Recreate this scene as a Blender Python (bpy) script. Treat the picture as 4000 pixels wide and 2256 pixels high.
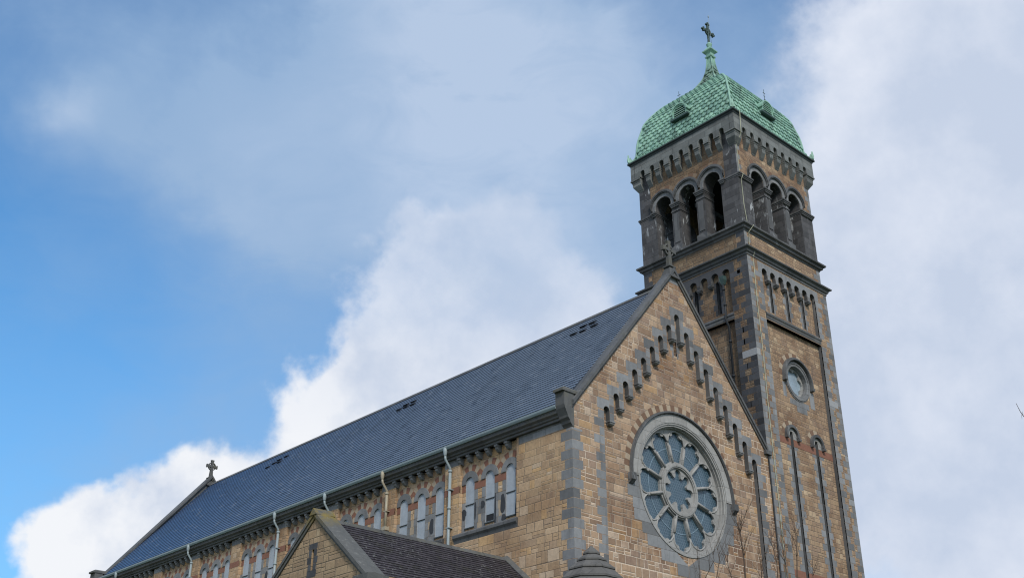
import bpy, bmesh, math, random
from mathutils import Vector, Matrix
from mathutils.geometry import tessellate_polygon
from mathutils.noise import noise as pnoise
random.seed(7)
D = bpy.data
scene = bpy.context.scene
for o in list(D.objects): D.objects.remove(o)
COL = scene.collection
R = math.radians
PI = math.pi

# ---------------------------------------------------------------- camera
cam_d = D.cameras.new('camera'); cam = D.objects.new('camera', cam_d); COL.objects.link(cam)
cam_d.sensor_width = 36.0; cam_d.lens = 39.008; cam_d.clip_end = 3000
Rt = Vector((0.73753913, -0.67529052, 0.00432889)); Up = Vector((-0.31084436, -0.33379339, 0.88992008)); Fw = Vector((0.59950964, 0.6576965, 0.45609594))
cam.matrix_world = Matrix(((Rt.x, Up.x, -Fw.x, -26.611), (Rt.y, Up.y, -Fw.y, -26.0), (Rt.z, Up.z, -Fw.z, 1.6), (0, 0, 0, 1)))
scene.camera = cam

# ---------------------------------------------------------------- node helper
class NT:
    def __init__(s, tree): s.t = tree; s.n = tree.nodes; s.l = tree.links
    def new(s, kind, **kw):
        nd = s.n.new(kind)
        for k, v in kw.items(): setattr(nd, k, v)
        return nd
    def put(s, sock, v):
        if v is None: return
        if isinstance(v, bpy.types.NodeSocket): s.l.new(v, sock)
        else:
            if isinstance(v, tuple) and len(v) == 3 and sock.type == 'RGBA': v = (*v, 1)
            sock.default_value = v
    def m(s, op, a, b=None, c=None, clamp=False):
        nd = s.new('ShaderNodeMath', operation=op, use_clamp=clamp)
        s.put(nd.inputs[0], a); s.put(nd.inputs[1], b); s.put(nd.inputs[2], c)
        return nd.outputs[0]
    def vm(s, op, a, b=None, scale=None):
        nd = s.new('ShaderNodeVectorMath', operation=op)
        s.put(nd.inputs[0], a); s.put(nd.inputs[1], b)
        if scale is not None: s.put(nd.inputs['Scale'], scale)
        return nd.outputs['Value'] if op in ('DOT_PRODUCT', 'LENGTH', 'DISTANCE') else nd.outputs[0]
    def xyz(s, v):
        nd = s.new('ShaderNodeSeparateXYZ'); s.put(nd.inputs[0], v); return nd.outputs
    def cxyz(s, x, y, z=0.0):
        nd = s.new('ShaderNodeCombineXYZ'); s.put(nd.inputs[0], x); s.put(nd.inputs[1], y); s.put(nd.inputs[2], z); return nd.outputs[0]
    def noise(s, vec, scale, detail=3.0, rough=0.5, dist=0.0):
        nd = s.new('ShaderNodeTexNoise'); s.put(nd.inputs['Vector'], vec); nd.inputs['Scale'].default_value = scale
        nd.inputs['Detail'].default_value = detail; nd.inputs['Roughness'].default_value = rough; nd.inputs['Distortion'].default_value = dist
        return nd.outputs
    def white(s, vec):
        nd = s.new('ShaderNodeTexWhiteNoise', noise_dimensions='3D'); s.put(nd.inputs['Vector'], vec); return nd.outputs
    def mix(s, f, a, b, mode='MIX'):
        nd = s.new('ShaderNodeMix', data_type='RGBA', blend_type=mode); s.put(nd.inputs[0], f); s.put(nd.inputs[6], a); s.put(nd.inputs[7], b); return nd.outputs[2]
    def rng(s, v, a, b, c=0.0, d=1.0, smooth=False):
        nd = s.new('ShaderNodeMapRange'); nd.clamp = True
        if smooth: nd.interpolation_type = 'SMOOTHSTEP'
        s.put(nd.inputs[0], v)
        for i, q in enumerate((a, b, c, d)): s.put(nd.inputs[i + 1], q)
        return nd.outputs[0]
    def ramp(s, f, stops, const=False):
        nd = s.new('ShaderNodeValToRGB'); cr = nd.color_ramp
        if const: cr.interpolation = 'CONSTANT'
        while len(cr.elements) < len(stops): cr.elements.new(0.5)
        for e, (p, c) in zip(cr.elements, stops): e.position = p; e.color = (*c, 1)
        s.put(nd.inputs[0], f); return nd.outputs[0]

# ---------------------------------------------------------------- sky
SUN_EL, SUN_AZ = R(40), R(210)      # direction towards the sun: from in front of the gable
sun_dir = Vector((math.sin(SUN_AZ) * math.cos(SUN_EL), math.cos(SUN_AZ) * math.cos(SUN_EL), math.sin(SUN_EL)))
W = D.worlds.new('World'); scene.world = W; W.use_nodes = True
w = NT(W.node_tree); w.n.clear()
sky = w.new('ShaderNodeTexSky', sky_type='NISHITA'); sky.sun_disc = False
sky.sun_elevation = SUN_EL; sky.sun_rotation = SUN_AZ; sky.altitude = 50; sky.air_density = 1.0; sky.dust_density = 0.4; sky.ozone_density = 2.0
gen = w.new('ShaderNodeTexCoord').outputs['Generated']
wn = w.noise(gen, 5.0, 3.0, 0.55)[1]
wn2 = w.noise(gen, 16.0, 4.0, 0.55)[1]
warp = w.vm('SCALE', w.vm('SUBTRACT', wn, (0.5, 0.5, 0.5)), None, 0.10)
warp2 = w.vm('SCALE', w.vm('SUBTRACT', wn2, (0.5, 0.5, 0.5)), None, 0.06)
dirw = w.vm('NORMALIZE', w.vm('ADD', w.vm('ADD', gen, warp), warp2))
VEIL = [((0.1812, 0.7827, 0.5954), 0.1154, 0.42), ((0.2688, 0.7747, 0.5724), 0.1038, 0.48), ((0.3413, 0.7187, 0.6058), 0.1154, 0.40),
 ((0.3827, 0.7525, 0.536), 0.1154, 0.55), ((0.4485, 0.6608, 0.6018), 0.1384, 0.65), ((0.4629, 0.5924, 0.6594), 0.0808, 0.70),
 ((0.5274, 0.6474, 0.5501), 0.1384, 0.85), ((0.4575, 0.7386, 0.4951), 0.0808, 0.30), ((0.5506, 0.5551, 0.6235), 0.1384, 0.85),
 ((0.6111, 0.5693, 0.5499), 0.1154, 0.80), ((0.2344, 0.8087, 0.5395), 0.0415, 0.45), ((0.6668, 0.5619, 0.4895), 0.0692, 0.35),
 ((0.7168, 0.4548, 0.5286), 0.1223, 0.85), ((0.4488, 0.7936, 0.4108), 0.0808, 0.20), ((0.433, 0.8369, 0.3349), 0.0808, 0.25),
 ((0.5132, 0.7963, 0.3203), 0.0692, 0.30), ((0.2792, 0.8621, 0.4228), 0.0415, 0.20), ((0.674, 0.5861, 0.4496), 0.0808, 0.60), ((0.6200, 0.6240, 0.4750), 0.0900, 0.85), ((0.4635, 0.8493, 0.2529), 0.0800, 0.55), ((0.3943, 0.8906, 0.2266), 0.12, 0.5)]
CUM = [((0.5288, 0.6998, 0.4803), 0.060, 0.90), ((0.5815, 0.6553, 0.4821), 0.0708, 0.75), ((0.5450, 0.7210, 0.4280), 0.0600, 0.85),
 ((0.5190, 0.7790, 0.3520), 0.0500, 1.00), ((0.6050, 0.6804, 0.4104), 0.0900, 1.00), ((0.5443, 0.7652, 0.3437), 0.1038, 0.90),
 ((0.488, 0.8167, 0.3078), 0.0580, 0.62), ((0.6250, 0.6500, 0.4320), 0.0550, 0.50), ((0.6426, 0.6194, 0.4450), 0.0500, 0.60), ((0.4239, 0.8675, 0.2602), 0.0560, 1.10),
 ((0.3943, 0.8906, 0.2266), 0.0600, 1.00), ((0.3422, 0.9155, 0.2017), 0.0450, 0.80), ((0.4635, 0.8493, 0.2429), 0.0500, 0.70),
 ((0.3058, 0.9268, 0.205), 0.040, 0.60), ((0.2390, 0.8110, 0.5340), 0.0280, 0.42), ((0.2850, 0.8600, 0.4240), 0.0200, 0.36), ((0.7191, 0.3432, 0.6042), 0.060, 0.45), ((0.7784, 0.3178, 0.5413), 0.1284, 1.20),
 ((0.7806, 0.4011, 0.4793), 0.1154, 1.10), ((0.8498, 0.3363, 0.4059), 0.1615, 1.20), ((0.8353, 0.4327, 0.3391), 0.1384, 1.10),
 ((0.8792, 0.4035, 0.2532), 0.1615, 1.10), ((0.757, 0.4655, 0.4586), 0.0577, 0.50), ((0.7501, 0.2448, 0.6144), 0.1154, 1.00)]
def blobs(vec, lst):
    acc = None
    for d, r, a in lst:
        d = Vector(d).normalized()
        dist = w.vm('DISTANCE', vec, tuple(d))
        q = w.m('MULTIPLY', dist, 1.0 / r)
        g = w.m('EXPONENT', w.m('MULTIPLY', w.m('MULTIPLY', q, q), -1.3))
        acc = w.m('MULTIPLY_ADD', g, a, acc if acc is not None else 0.0)
    return acc
# away from the mapped clouds the sky carries a general broken cover
gz = w.xyz(gen)
front = w.vm('DOT_PRODUCT', gen, (0.5995, 0.6577, 0.4561))
away = w.rng(front, 0.80, 0.55, 0.0, 1.0, True)
n_big = w.noise(gen, 2.4, 5.0, 0.55)[0]
veil = w.m('ADD', blobs(dirw, VEIL), w.m('MULTIPLY', away, 0.6))
vn = w.noise(gen, 4.0, 6.0, 0.6)[0]
stv = w.vm('MULTIPLY', gen, (5.0, 3.0, 9.0))
streak = w.noise(stv, 2.2, 8.0, 0.62, 0.8)[0]
veil = w.m('ADD', veil, w.m('MULTIPLY', w.m('SUBTRACT', streak, 0.5), 0.55))
veil = w.m('MULTIPLY', veil, w.rng(vn, 0.28, 0.72, 0.55, 1.35))
veil = w.m('MINIMUM', w.m('ADD', w.m('MULTIPLY', veil, 0.74), w.rng(w.m('ADD', w.m('MULTIPLY', gz[0], 1.2), gz[2]), 0.75, 1.15, 0.0, 0.22)), 0.92)
cf = blobs(dirw, CUM)
cf = w.m('ADD', cf, w.m('MULTIPLY', away, w.rng(n_big, 0.40, 0.60, 0.0, 1.4)))
fine = w.noise(gen, 13.0, 9.0, 0.62)[0]
cf2 = w.m('ADD', cf, w.m('MULTIPLY', w.m('SUBTRACT', fine, 0.5), 1.25))
rs_ = w.rng(gz[0], 0.60, 0.70)                       # thinner, softer edges on the right-hand cloud
cum = w.mix(rs_, w.rng(cf2, 0.45, 0.88, 0.0, 1.0, True), w.rng(cf2, 0.18, 1.15, 0.0, 1.0, True))
blue = w.mix(1.0, sky.outputs[0], (0.74, 1.42, 1.82), 'MULTIPLY')
# low sky pales towards the horizon
hz = w.rng(gz[2], 0.62, 0.15, 0.0, 1.0)
blue = w.mix(w.m('MULTIPLY', hz, 0.45), blue, (2.5, 5.3, 8.4))
BRT = [((0.4629, 0.5924, 0.6594), 0.10, 1.0), ((0.4900, 0.6800, 0.5450), 0.10, 0.55), ((0.5500, 0.6000, 0.5800), 0.12, 0.75), ((0.6200, 0.6240, 0.4750), 0.08, 0.6), ((0.2390, 0.8110, 0.5340), 0.03, 0.6), ((0.5900, 0.5300, 0.6100), 0.08, 0.5), ((0.3827, 0.7525, 0.536), 0.08, 0.3)]
brt = w.m('MULTIPLY', blobs(dirw, BRT), w.rng(streak, 0.30, 0.68, 0.55, 1.25), clamp=True)
brt = w.m('MAXIMUM', brt, w.m('MULTIPLY', away, 0.5))
veil_c = w.mix(brt, (3.1, 4.6, 6.8), (5.0, 6.15, 7.95))
c1 = w.mix(veil, blue, veil_c)
shade = w.noise(w.vm('ADD', gen, (0.0, 0.0, 0.02)), 9.0, 5.0, 0.55)[0]
core = w.rng(cf, 0.7, 1.9)
shade2 = w.noise(gen, 24.0, 6.0, 0.6)[0]
shade = w.m('ADD', w.m('MULTIPLY', shade, 0.72), w.m('MULTIPLY', shade2, 0.28))
bright = w.rng(w.m('ADD', w.m('MULTIPLY', shade, 0.9), w.m('MULTIPLY', core, -0.10)), 0.30, 0.56)
low_left = w.m('MULTIPLY', w.rng(gz[0], 0.66, 0.50), w.rng(gz[2], 0.50, 0.32))
cum_c = w.mix(bright, (5.6, 6.4, 7.9), (7.5, 8.0, 9.1))
cum_c = w.mix(w.m('MULTIPLY', low_left, w.rng(shade, 0.32, 0.52)), cum_c, (9.0, 9.2, 9.6))
# the top of the middle cloud is thin and greyer, its foot dense and white
thin = w.m('MULTIPLY', w.rng(gz[2], 0.39, 0.49, 0.0, 1.0, True), w.rng(gz[0], 0.70, 0.64))
cum = w.m('MULTIPLY', cum, w.m('SUBTRACT', 1.0, w.m('MULTIPLY', thin, w.rng(shade, 0.35, 0.62, 0.62, 0.25))))
c2 = w.mix(cum, c1, cum_c)
bg = w.new('ShaderNodeBackground'); w.l.new(c2, bg.inputs[0]); bg.inputs[1].default_value = 0.1
w.l.new(bg.outputs[0], w.new('ShaderNodeOutputWorld').inputs[0])

sd = D.lights.new('sun', 'SUN'); sd.energy = 2.5; sd.angle = R(10); sd.color = (1.0, 0.955, 0.88)
sun = D.objects.new('sun', sd); COL.objects.link(sun)
sun.rotation_euler = (-sun_dir).to_track_quat('-Z', 'Y').to_euler()
scene.view_settings.view_transform = 'Standard'; scene.view_settings.look = 'None'
scene.view_settings.exposure = 0.0; scene.view_settings.gamma = 1.0
scene.render.engine = 'CYCLES'
scene.cycles.filter_width = 1.15

# ---------------------------------------------------------------- materials
def mat_base(name, rough=0.85):
    m = D.materials.new(name); m.use_nodes = True
    t = NT(m.node_tree); b = t.n['Principled BSDF']; b.inputs['Roughness'].default_value = rough
    b.inputs['Specular IOR Level'].default_value = 0.3
    return m, t, b
def plane_uv(t):
    g = t.new('ShaderNodeNewGeometry')
    p = t.xyz(g.outputs['Position']); n = t.xyz(g.outputs['True Normal'])
    ny = t.m('ABSOLUTE', n[1]); nx = t.m('ABSOLUTE', n[0])
    sel = t.m('GREATER_THAN', ny, nx)
    u = t.m('ADD', t.m('MULTIPLY', sel, p[0]), t.m('MULTIPLY', t.m('SUBTRACT', 1.0, sel), p[1]))
    u = t.m('ADD', u, t.m('MULTIPLY', sel, 31.7))
    return g, p, u, p[2]
def ashlar(t, u, z, Wd, H, split=True, jit=0.8):
    """rows of squared stones, many cells split again; returns (hash colour, mortar distance, id)"""
    n1 = t.new('ShaderNodeTexNoise', noise_dimensions='1D'); t.put(n1.inputs['W'], z); n1.inputs['Scale'].default_value = 1.3; n1.inputs['Detail'].default_value = 1
    zr = t.m('ADD', t.m('DIVIDE', z, H), t.m('MULTIPLY', n1.outputs[0], jit))
    row = t.m('FLOOR', zr); fz = t.m('FRACT', zr)
    r1 = t.white(t.cxyz(row, 3.3, 1.7))[0]
    ur = t.m('ADD', t.m('MULTIPLY', u, t.m('DIVIDE', t.m('ADD', 0.75, t.m('MULTIPLY', r1, 0.5)), Wd)), t.m('MULTIPLY', r1, 37.3))
    col = t.m('FLOOR', ur); fu = t.m('FRACT', ur)
    if split:
        h = t.white(t.cxyz(col, row, 5.1)); hc = t.xyz(h[1])
        sv = t.m('ADD', 0.34, t.m('MULTIPLY', hc[1], 0.32))
        dov = t.m('LESS_THAN', hc[0], 0.62)
        sub = t.m('MULTIPLY', dov, t.m('GREATER_THAN', fu, sv))
        # piece start/len
        st = t.m('MULTIPLY', sub, sv)
        ln = t.m('ADD', t.m('MULTIPLY', sub, t.m('SUBTRACT', 1.0, sv)), t.m('MULTIPLY', t.m('SUBTRACT', 1.0, sub), t.m('ADD', t.m('MULTIPLY', dov, sv), t.m('SUBTRACT', 1.0, dov))))
        f2 = t.m('SUBTRACT', fu, st)
        du = t.m('MINIMUM', f2, t.m('SUBTRACT', ln, f2))
        h2 = t.white(t.cxyz(t.m('ADD', t.m('MULTIPLY', col, 2), sub), row, 9.4)); h2c = t.xyz(h2[1])
        doh = t.m('LESS_THAN', h2c[0], 0.36)
        sh = t.m('ADD', 0.38, t.m('MULTIPLY', h2c[1], 0.24))
        sbz = t.m('MULTIPLY', doh, t.m('GREATER_THAN', fz, sh))
        stz = t.m('MULTIPLY', sbz, sh)
        lz = t.m('ADD', t.m('MULTIPLY', sbz, t.m('SUBTRACT', 1.0, sh)), t.m('MULTIPLY', t.m('SUBTRACT', 1.0, sbz), t.m('ADD', t.m('MULTIPLY', doh, sh), t.m('SUBTRACT', 1.0, doh))))
        f3 = t.m('SUBTRACT', fz, stz)
        dz = t.m('MINIMUM', f3, t.m('SUBTRACT', lz, f3))
        hid = t.white(t.cxyz(t.m('ADD', t.m('MULTIPLY', col, 2), sub), t.m('ADD', t.m('MULTIPLY', row, 2), sbz), 2.2))
    else:
        du = t.m('MINIMUM', fu, t.m('SUBTRACT', 1.0, fu)); dz = t.m('MINIMUM', fz, t.m('SUBTRACT', 1.0, fz))
        hid = t.white(t.cxyz(col, row, 2.2))
    d = t.m('MINIMUM', t.m('MULTIPLY', du, Wd), t.m('MULTIPLY', dz, H))
    return hid, d
def bump(t, b, h, strength, dist=0.02):
    nd = t.new('ShaderNodeBump'); nd.inputs['Strength'].default_value = strength; nd.inputs['Distance'].default_value = dist
    t.put(nd.inputs['Height'], h); t.l.new(nd.outputs[0], b.inputs['Normal'])
def sandstone(name, stops, mortar, joint=0.014, Wd=0.78, H=0.36, dirt=0.5, gain=(1.0, 1.0, 1.0), bumps=0.7, pale_joint=0.0):
    m, t, b = mat_base(name, 0.9)
    g, p, u, z = plane_uv(t); pos = g.outputs['Position']
    hid, d = ashlar(t, u, z, Wd, H)
    mean = tuple(sum(q[1][i] for q in stops) / len(stops) for i in range(3))
    stops = [(p_, tuple(a * .62 + b_ * .38 for a, b_ in zip(q, mean))) for p_, q in stops]
    c = t.ramp(hid[0], stops, True)
    hv = t.xyz(hid[1])
    c = t.mix(t.rng(hv[1], 0, 1, 0.0, 0.35), c, t.mix(1.0, c, (0.62, 0.60, 0.60), 'MULTIPLY'))
    n = t.noise(pos, 7.0, 6.0, 0.65)[0]; n2 = t.noise(pos, 45.0, 3.0, 0.6)[0]
    c = t.mix(1.0, c, t.mix(n, (0.62, 0.62, 0.63), (1.34, 1.33, 1.32)), 'MULTIPLY')
    c = t.mix(t.m('MULTIPLY', n2, 0.5), c, t.mix(1.0, c, (0.62, 0.6, 0.58), 'MULTIPLY'))
    # weathered, greyer regions and dark runs
    big = t.noise(pos, 0.45, 5.0, 0.6)[0]
    c = t.mix(t.rng(big, 0.42, 0.66, 0.0, min(1.0, dirt * 1.3), True), c, t.mix(1.0, c, (0.62, 0.54, 0.50), 'MULTIPLY'))
    run = t.noise(t.vm('MULTIPLY', pos, (3.2, 3.2, 0.45)), 1.0, 5.0, 0.65)[0]
    c = t.mix(t.rng(run, 0.58, 0.76, 0.0, dirt), c, (0.055, 0.052, 0.05))
    # joints: pale pointing in some areas, dirty in others
    wob = t.m('MULTIPLY', t.m('SUBTRACT', t.noise(pos, 11.0, 4.0)[0], 0.5), 0.024)
    dd = t.m('ADD', d, wob)
    j = t.rng(dd, joint * 0.45, joint * 1.15, 1.0, 0.0, True)
    pj = t.rng(t.noise(t.vm('ADD', pos, (9, 4, 2)), 0.33, 3.0)[0], 0.46, 0.60, 0.0, 1.0)
    mcol = t.mix(t.m('ADD', t.m('MULTIPLY', pj, 1.0 - pale_joint), pale_joint), (0.105, 0.088, 0.07), mortar)
    c = t.mix(t.m('MULTIPLY', j, 0.85), c, mcol)
    c = t.mix(1.0, c, tuple(q * 1.16 for q in gain), 'MULTIPLY')
    t.l.new(c, b.inputs['Base Color'])
    hgt = t.m('ADD', t.rng(dd, 0.0, joint * 2.0), t.m('ADD', t.m('MULTIPLY', n, 0.6), t.m('MULTIPLY', n2, 0.35)))
    hgt = t.m('ADD', hgt, t.m('MULTIPLY', hv[2], 0.6))
    bump(t, b, hgt, bumps, 0.022)
    return m
def limestone(name, base, var=0.25, joints=True, stain=0.35, white=0.0, Wd=0.75, H=0.31, islands=False, rough=0.8, moss=0.0):
    m, t, b = mat_base(name, rough)
    g, p, u, z = plane_uv(t); pos = g.outputs['Position']
    n = t.noise(pos, 5.0, 6.0, 0.65)[0]; n2 = t.noise(pos, 60.0, 3.0, 0.6)[0]
    lo = tuple(c * (1 - var) for c in base); hi = tuple(c * (1 + var) for c in base)
    if islands: r = g.outputs['Random Per Island']
    else:
        hid, d = ashlar(t, u, z, Wd, H, False, 0.3); r = hid[0]
    c = t.mix(r, lo, hi)
    c = t.mix(1.0, c, t.mix(n, (0.72, 0.72, 0.72), (1.26, 1.26, 1.25)), 'MULTIPLY')
    run = t.noise(t.vm('MULTIPLY', pos, (2.6, 2.6, 0.5)), 1.0, 5.0, 0.65)[0]
    c = t.mix(t.rng(run, 0.50, 0.72, 0.0, stain), c, tuple(q * 0.35 for q in base))
    hgt = t.m('ADD', t.m('MULTIPLY', n, 0.5), t.m('MULTIPLY', n2, 0.3))
    if joints and not islands:
        j = t.rng(d, 0.005, 0.014, 1.0, 0.0, True)
        c = t.mix(t.m('MULTIPLY', j, 0.55), c, tuple(q * 0.4 for q in base))
        hgt = t.m('ADD', hgt, t.rng(d, 0.0, 0.02))
    if white > 0:
        wv = t.vm('MULTIPLY', pos, (3.4, 3.4, 0.9))
        wm = t.noise(wv, 1.0, 6.0, 0.7, 0.6)[0]
        wk = t.noise(t.vm('ADD', pos, (3.1, 8.2, 1.5)), 0.55, 2.0)[0]
        wmask = t.m('MULTIPLY', t.rng(wm, 0.585, 0.62), t.rng(wk, 0.44, 0.54))
        c = t.mix(t.m('MULTIPLY', wmask, white), c, (0.45, 0.46, 0.46))
    if moss > 0:
        mm = t.noise(t.vm('ADD', pos, (1.1, 0.2, 7.5)), 2.2, 6.0, 0.7)[0]
        c = t.mix(t.rng(mm, 0.50, 0.62, 0.0, moss), c, (0.14, 0.125, 0.07))
        mm2 = t.noise(t.vm('ADD', pos, (4.1, 3.2, 7.5)), 9.0, 4.0, 0.7)[0]
        c = t.mix(t.rng(mm2, 0.60, 0.68, 0.0, moss), c, (0.26, 0.27, 0.24))
    t.l.new(c, b.inputs['Base Color']); bump(t, b, hgt, 0.45, 0.015)
    return m
def plain(name, col, rough=0.6, metal=0.0, var=0.25, scale=6.0, spec=0.4):
    m, t, b = mat_base(name, rough); b.inputs['Metallic'].default_value = metal; b.inputs['Specular IOR Level'].default_value = spec
    g = t.new('ShaderNodeNewGeometry')
    n = t.noise(g.outputs['Position'], scale, 5.0, 0.6)[0]
    c = t.mix(n, tuple(q * (1 - var) for q in col), tuple(q * (1 + var) for q in col))
    t.l.new(c, b.inputs['Base Color']); bump(t, b, n, 0.15, 0.01)
    return m

M = {}
M['gable_stone'] = sandstone('gable_sandstone', [(0.0, (.270, .190, .120)), (0.16, (.175, .118, .078)), (0.30, (.330, .235, .150)), (0.48, (.230, .165, .112)),
    (0.60, (.375, .285, .190)), (0.74, (.205, .150, .115)), (0.86, (.370, .245, .120)), (0.94, (.43, .36, .27))], (.46, .40, .31), 0.014, 0.62, 0.28, 0.75, (1.40, 1.34, 1.36), pale_joint=0.30)
M['nave_stone'] = sandstone('nave_sandstone', [(0.0, (.350, .245, .145)), (0.2, (.270, .190, .115)), (0.38, (.390, .290, .185)), (0.55, (.320, .225, .130)),
    (0.72, (.250, .180, .120)), (0.84, (.420, .275, .130)), (0.93, (.44, .36, .26))], (.33, .265, .18), 0.009, 0.68, 0.30, 0.5, (1.46, 1.42, 1.42))
M['tower_stone'] = sandstone('tower_sandstone', [(0.0, (.250, .178, .112)), (0.18, (.185, .128, .085)), (0.34, (.330, .245, .155)), (0.5, (.225, .160, .105)),
    (0.66, (.290, .215, .135)), (0.80, (.200, .145, .105)), (0.90, (.40, .32, .21))], (.15, .12, .09), 0.012, 0.52, 0.22, 0.7, gain=(1.44, 1.37, 1.36))
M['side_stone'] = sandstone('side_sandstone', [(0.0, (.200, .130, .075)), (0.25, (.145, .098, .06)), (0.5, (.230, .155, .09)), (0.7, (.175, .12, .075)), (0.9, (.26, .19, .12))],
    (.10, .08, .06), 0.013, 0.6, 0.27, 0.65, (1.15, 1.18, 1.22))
M['chapel_stone'] = sandstone('chapel_sandstone', [(0.0, (.300, .215, .135)), (0.3, (.245, .175, .115)), (0.55, (.340, .250, .160)), (0.8, (.280, .200, .130)), (0.93, (.38, .30, .2))],
    (.12, .095, .07), 0.011, 0.52, 0.24, 0.35, (1.24, 1.22, 1.16))
M['grey'] = limestone('grey_limestone', (.205, .205, .205), 0.26)
M['grey_isl'] = limestone('grey_limestone_blocks', (.208, .209, .211), 0.36, islands=True, stain=0.5)
M['tracery'] = limestone('tracery_limestone', (.335, .325, .308), 0.14, stain=0.25, Wd=0.9, H=0.6)
M['dark'] = limestone('weathered_limestone', (.084, .081, .082), 0.32, stain=0.5, white=1.0)
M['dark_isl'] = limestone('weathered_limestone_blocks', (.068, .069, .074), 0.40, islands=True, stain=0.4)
M['dark_trim'] = limestone('moulded_limestone', (.112, .112, .113), 0.30, stain=0.45, white=0.25, Wd=1.3, H=2.0)
M['parapet'] = limestone('parapet_limestone', (.175, .182, .174), 0.25, stain=0.55, Wd=0.8, H=0.33)
M['mossy'] = limestone('mossy_limestone', (.100, .100, .098), 0.25, stain=0.5, moss=0.35, Wd=1.2, H=3.0)
M['capstone'] = limestone('cap_stone', (.125, .120, .112), 0.2, stain=0.5, Wd=0.7, H=5.0)
M['coping'] = limestone('coping_stone', (.112, .113, .115), 0.18, stain=0.4, moss=0.25, Wd=1.2, H=1.3)
M['red'] = plain('red_brick_band', (.240, .110, .072), 0.85, var=0.3, scale=5)
M['cream'] = plain('cream_sandstone', (.40, .315, .225), 0.9, var=0.3, scale=5)
M['tan'] = plain('tan_sandstone', (.235, .165, .11), 0.9, var=0.3, scale=5)
M['brownv'] = plain('brown_sandstone', (.190, .112, .072), 0.9, var=0.3, scale=5)
M['void'] = plain('dark_interior', (.02, .022, .026), 0.95, var=0.1)
M['lead'] = plain('black_lead_pipe', (.022, .024, .027), 0.6, var=0.2)
M['whitepipe'] = plain('pale_painted_metal', (.30, .35, .36), 0.45, var=0.08)
M['gutter'] = plain('grey_green_gutter_paint', (.27, .33, .345), 0.4, var=0.15)
M['beige'] = plain('beige_painted_metal', (.38, .33, .24), 0.5, var=0.15)
M['iron'] = plain('dark_iron', (.03, .035, .035), 0.6, var=0.2)
M['cable'] = plain('pale_cable', (.42, .42, .30), 0.6, var=0.3, scale=2)
M['bark'] = plain('bare_bark', (.085, .058, .042), 0.9, var=0.3)
M['whitestone'] = plain('pale_granite', (.33, .33, .33), 0.9, var=0.3, scale=20)
M['patch'] = plain('dark_cement_patch', (.045, .048, .054), 0.95, var=0.3)

def copper(name, tiles):
    m, t, b = mat_base(name, 0.62); b.inputs['Specular IOR Level'].default_value = 0.35
    g = t.new('ShaderNodeNewGeometry'); pos = g.outputs['Position']
    n = t.noise(pos, 3.0, 6.0, 0.6)[0]; n2 = t.noise(pos, 25.0, 4.0, 0.6)[0]
    c = t.mix(n, (.215, .380, .290), (.350, .560, .445))
    if tiles: c = t.mix(1.0, c, t.mix(g.outputs['Random Per Island'], (.66, .70, .72), (1.18, 1.15, 1.12)), 'MULTIPLY')
    st = t.noise(t.vm('MULTIPLY', pos, (1.6, 1.6, 0.7)), 1.0, 6.0, 0.7)[0]
    c = t.mix(t.rng(st, 0.49, 0.68, 0.0, 0.7), c, (.070, .120, .095))
    c = t.mix(t.m('MULTIPLY', t.rng(n2, 0.55, 0.8), 0.4), c, (.05, .12, .09))
    # soot gathers where the roof narrows to the neck
    p = t.xyz(pos)
    zz = t.m('MULTIPLY', t.rng(p[2], 38.6, 40.0), t.rng(p[2], 41.3, 40.6))
    c = t.mix(t.m('MULTIPLY', zz, t.rng(st, 0.36, 0.60, 0.1, 0.75)), c, (.10, .125, .10))
    t.l.new(c, b.inputs['Base Color']); bump(t, b, t.m('ADD', n, t.m('MULTIPLY', n2, 0.6)), 0.25, 0.02)
    return m
M['copper'] = copper('verdigris_copper', False); M['copper_tiles'] = copper('verdigris_copper_tiles', True)
M['copper_dark'] = plain('dark_verdigris', (.045, .080, .072), 0.6, var=0.4, scale=9)
M['copper_edge'] = plain('blackened_eaves', (.035, .045, .045), 0.6, var=0.4)

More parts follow.
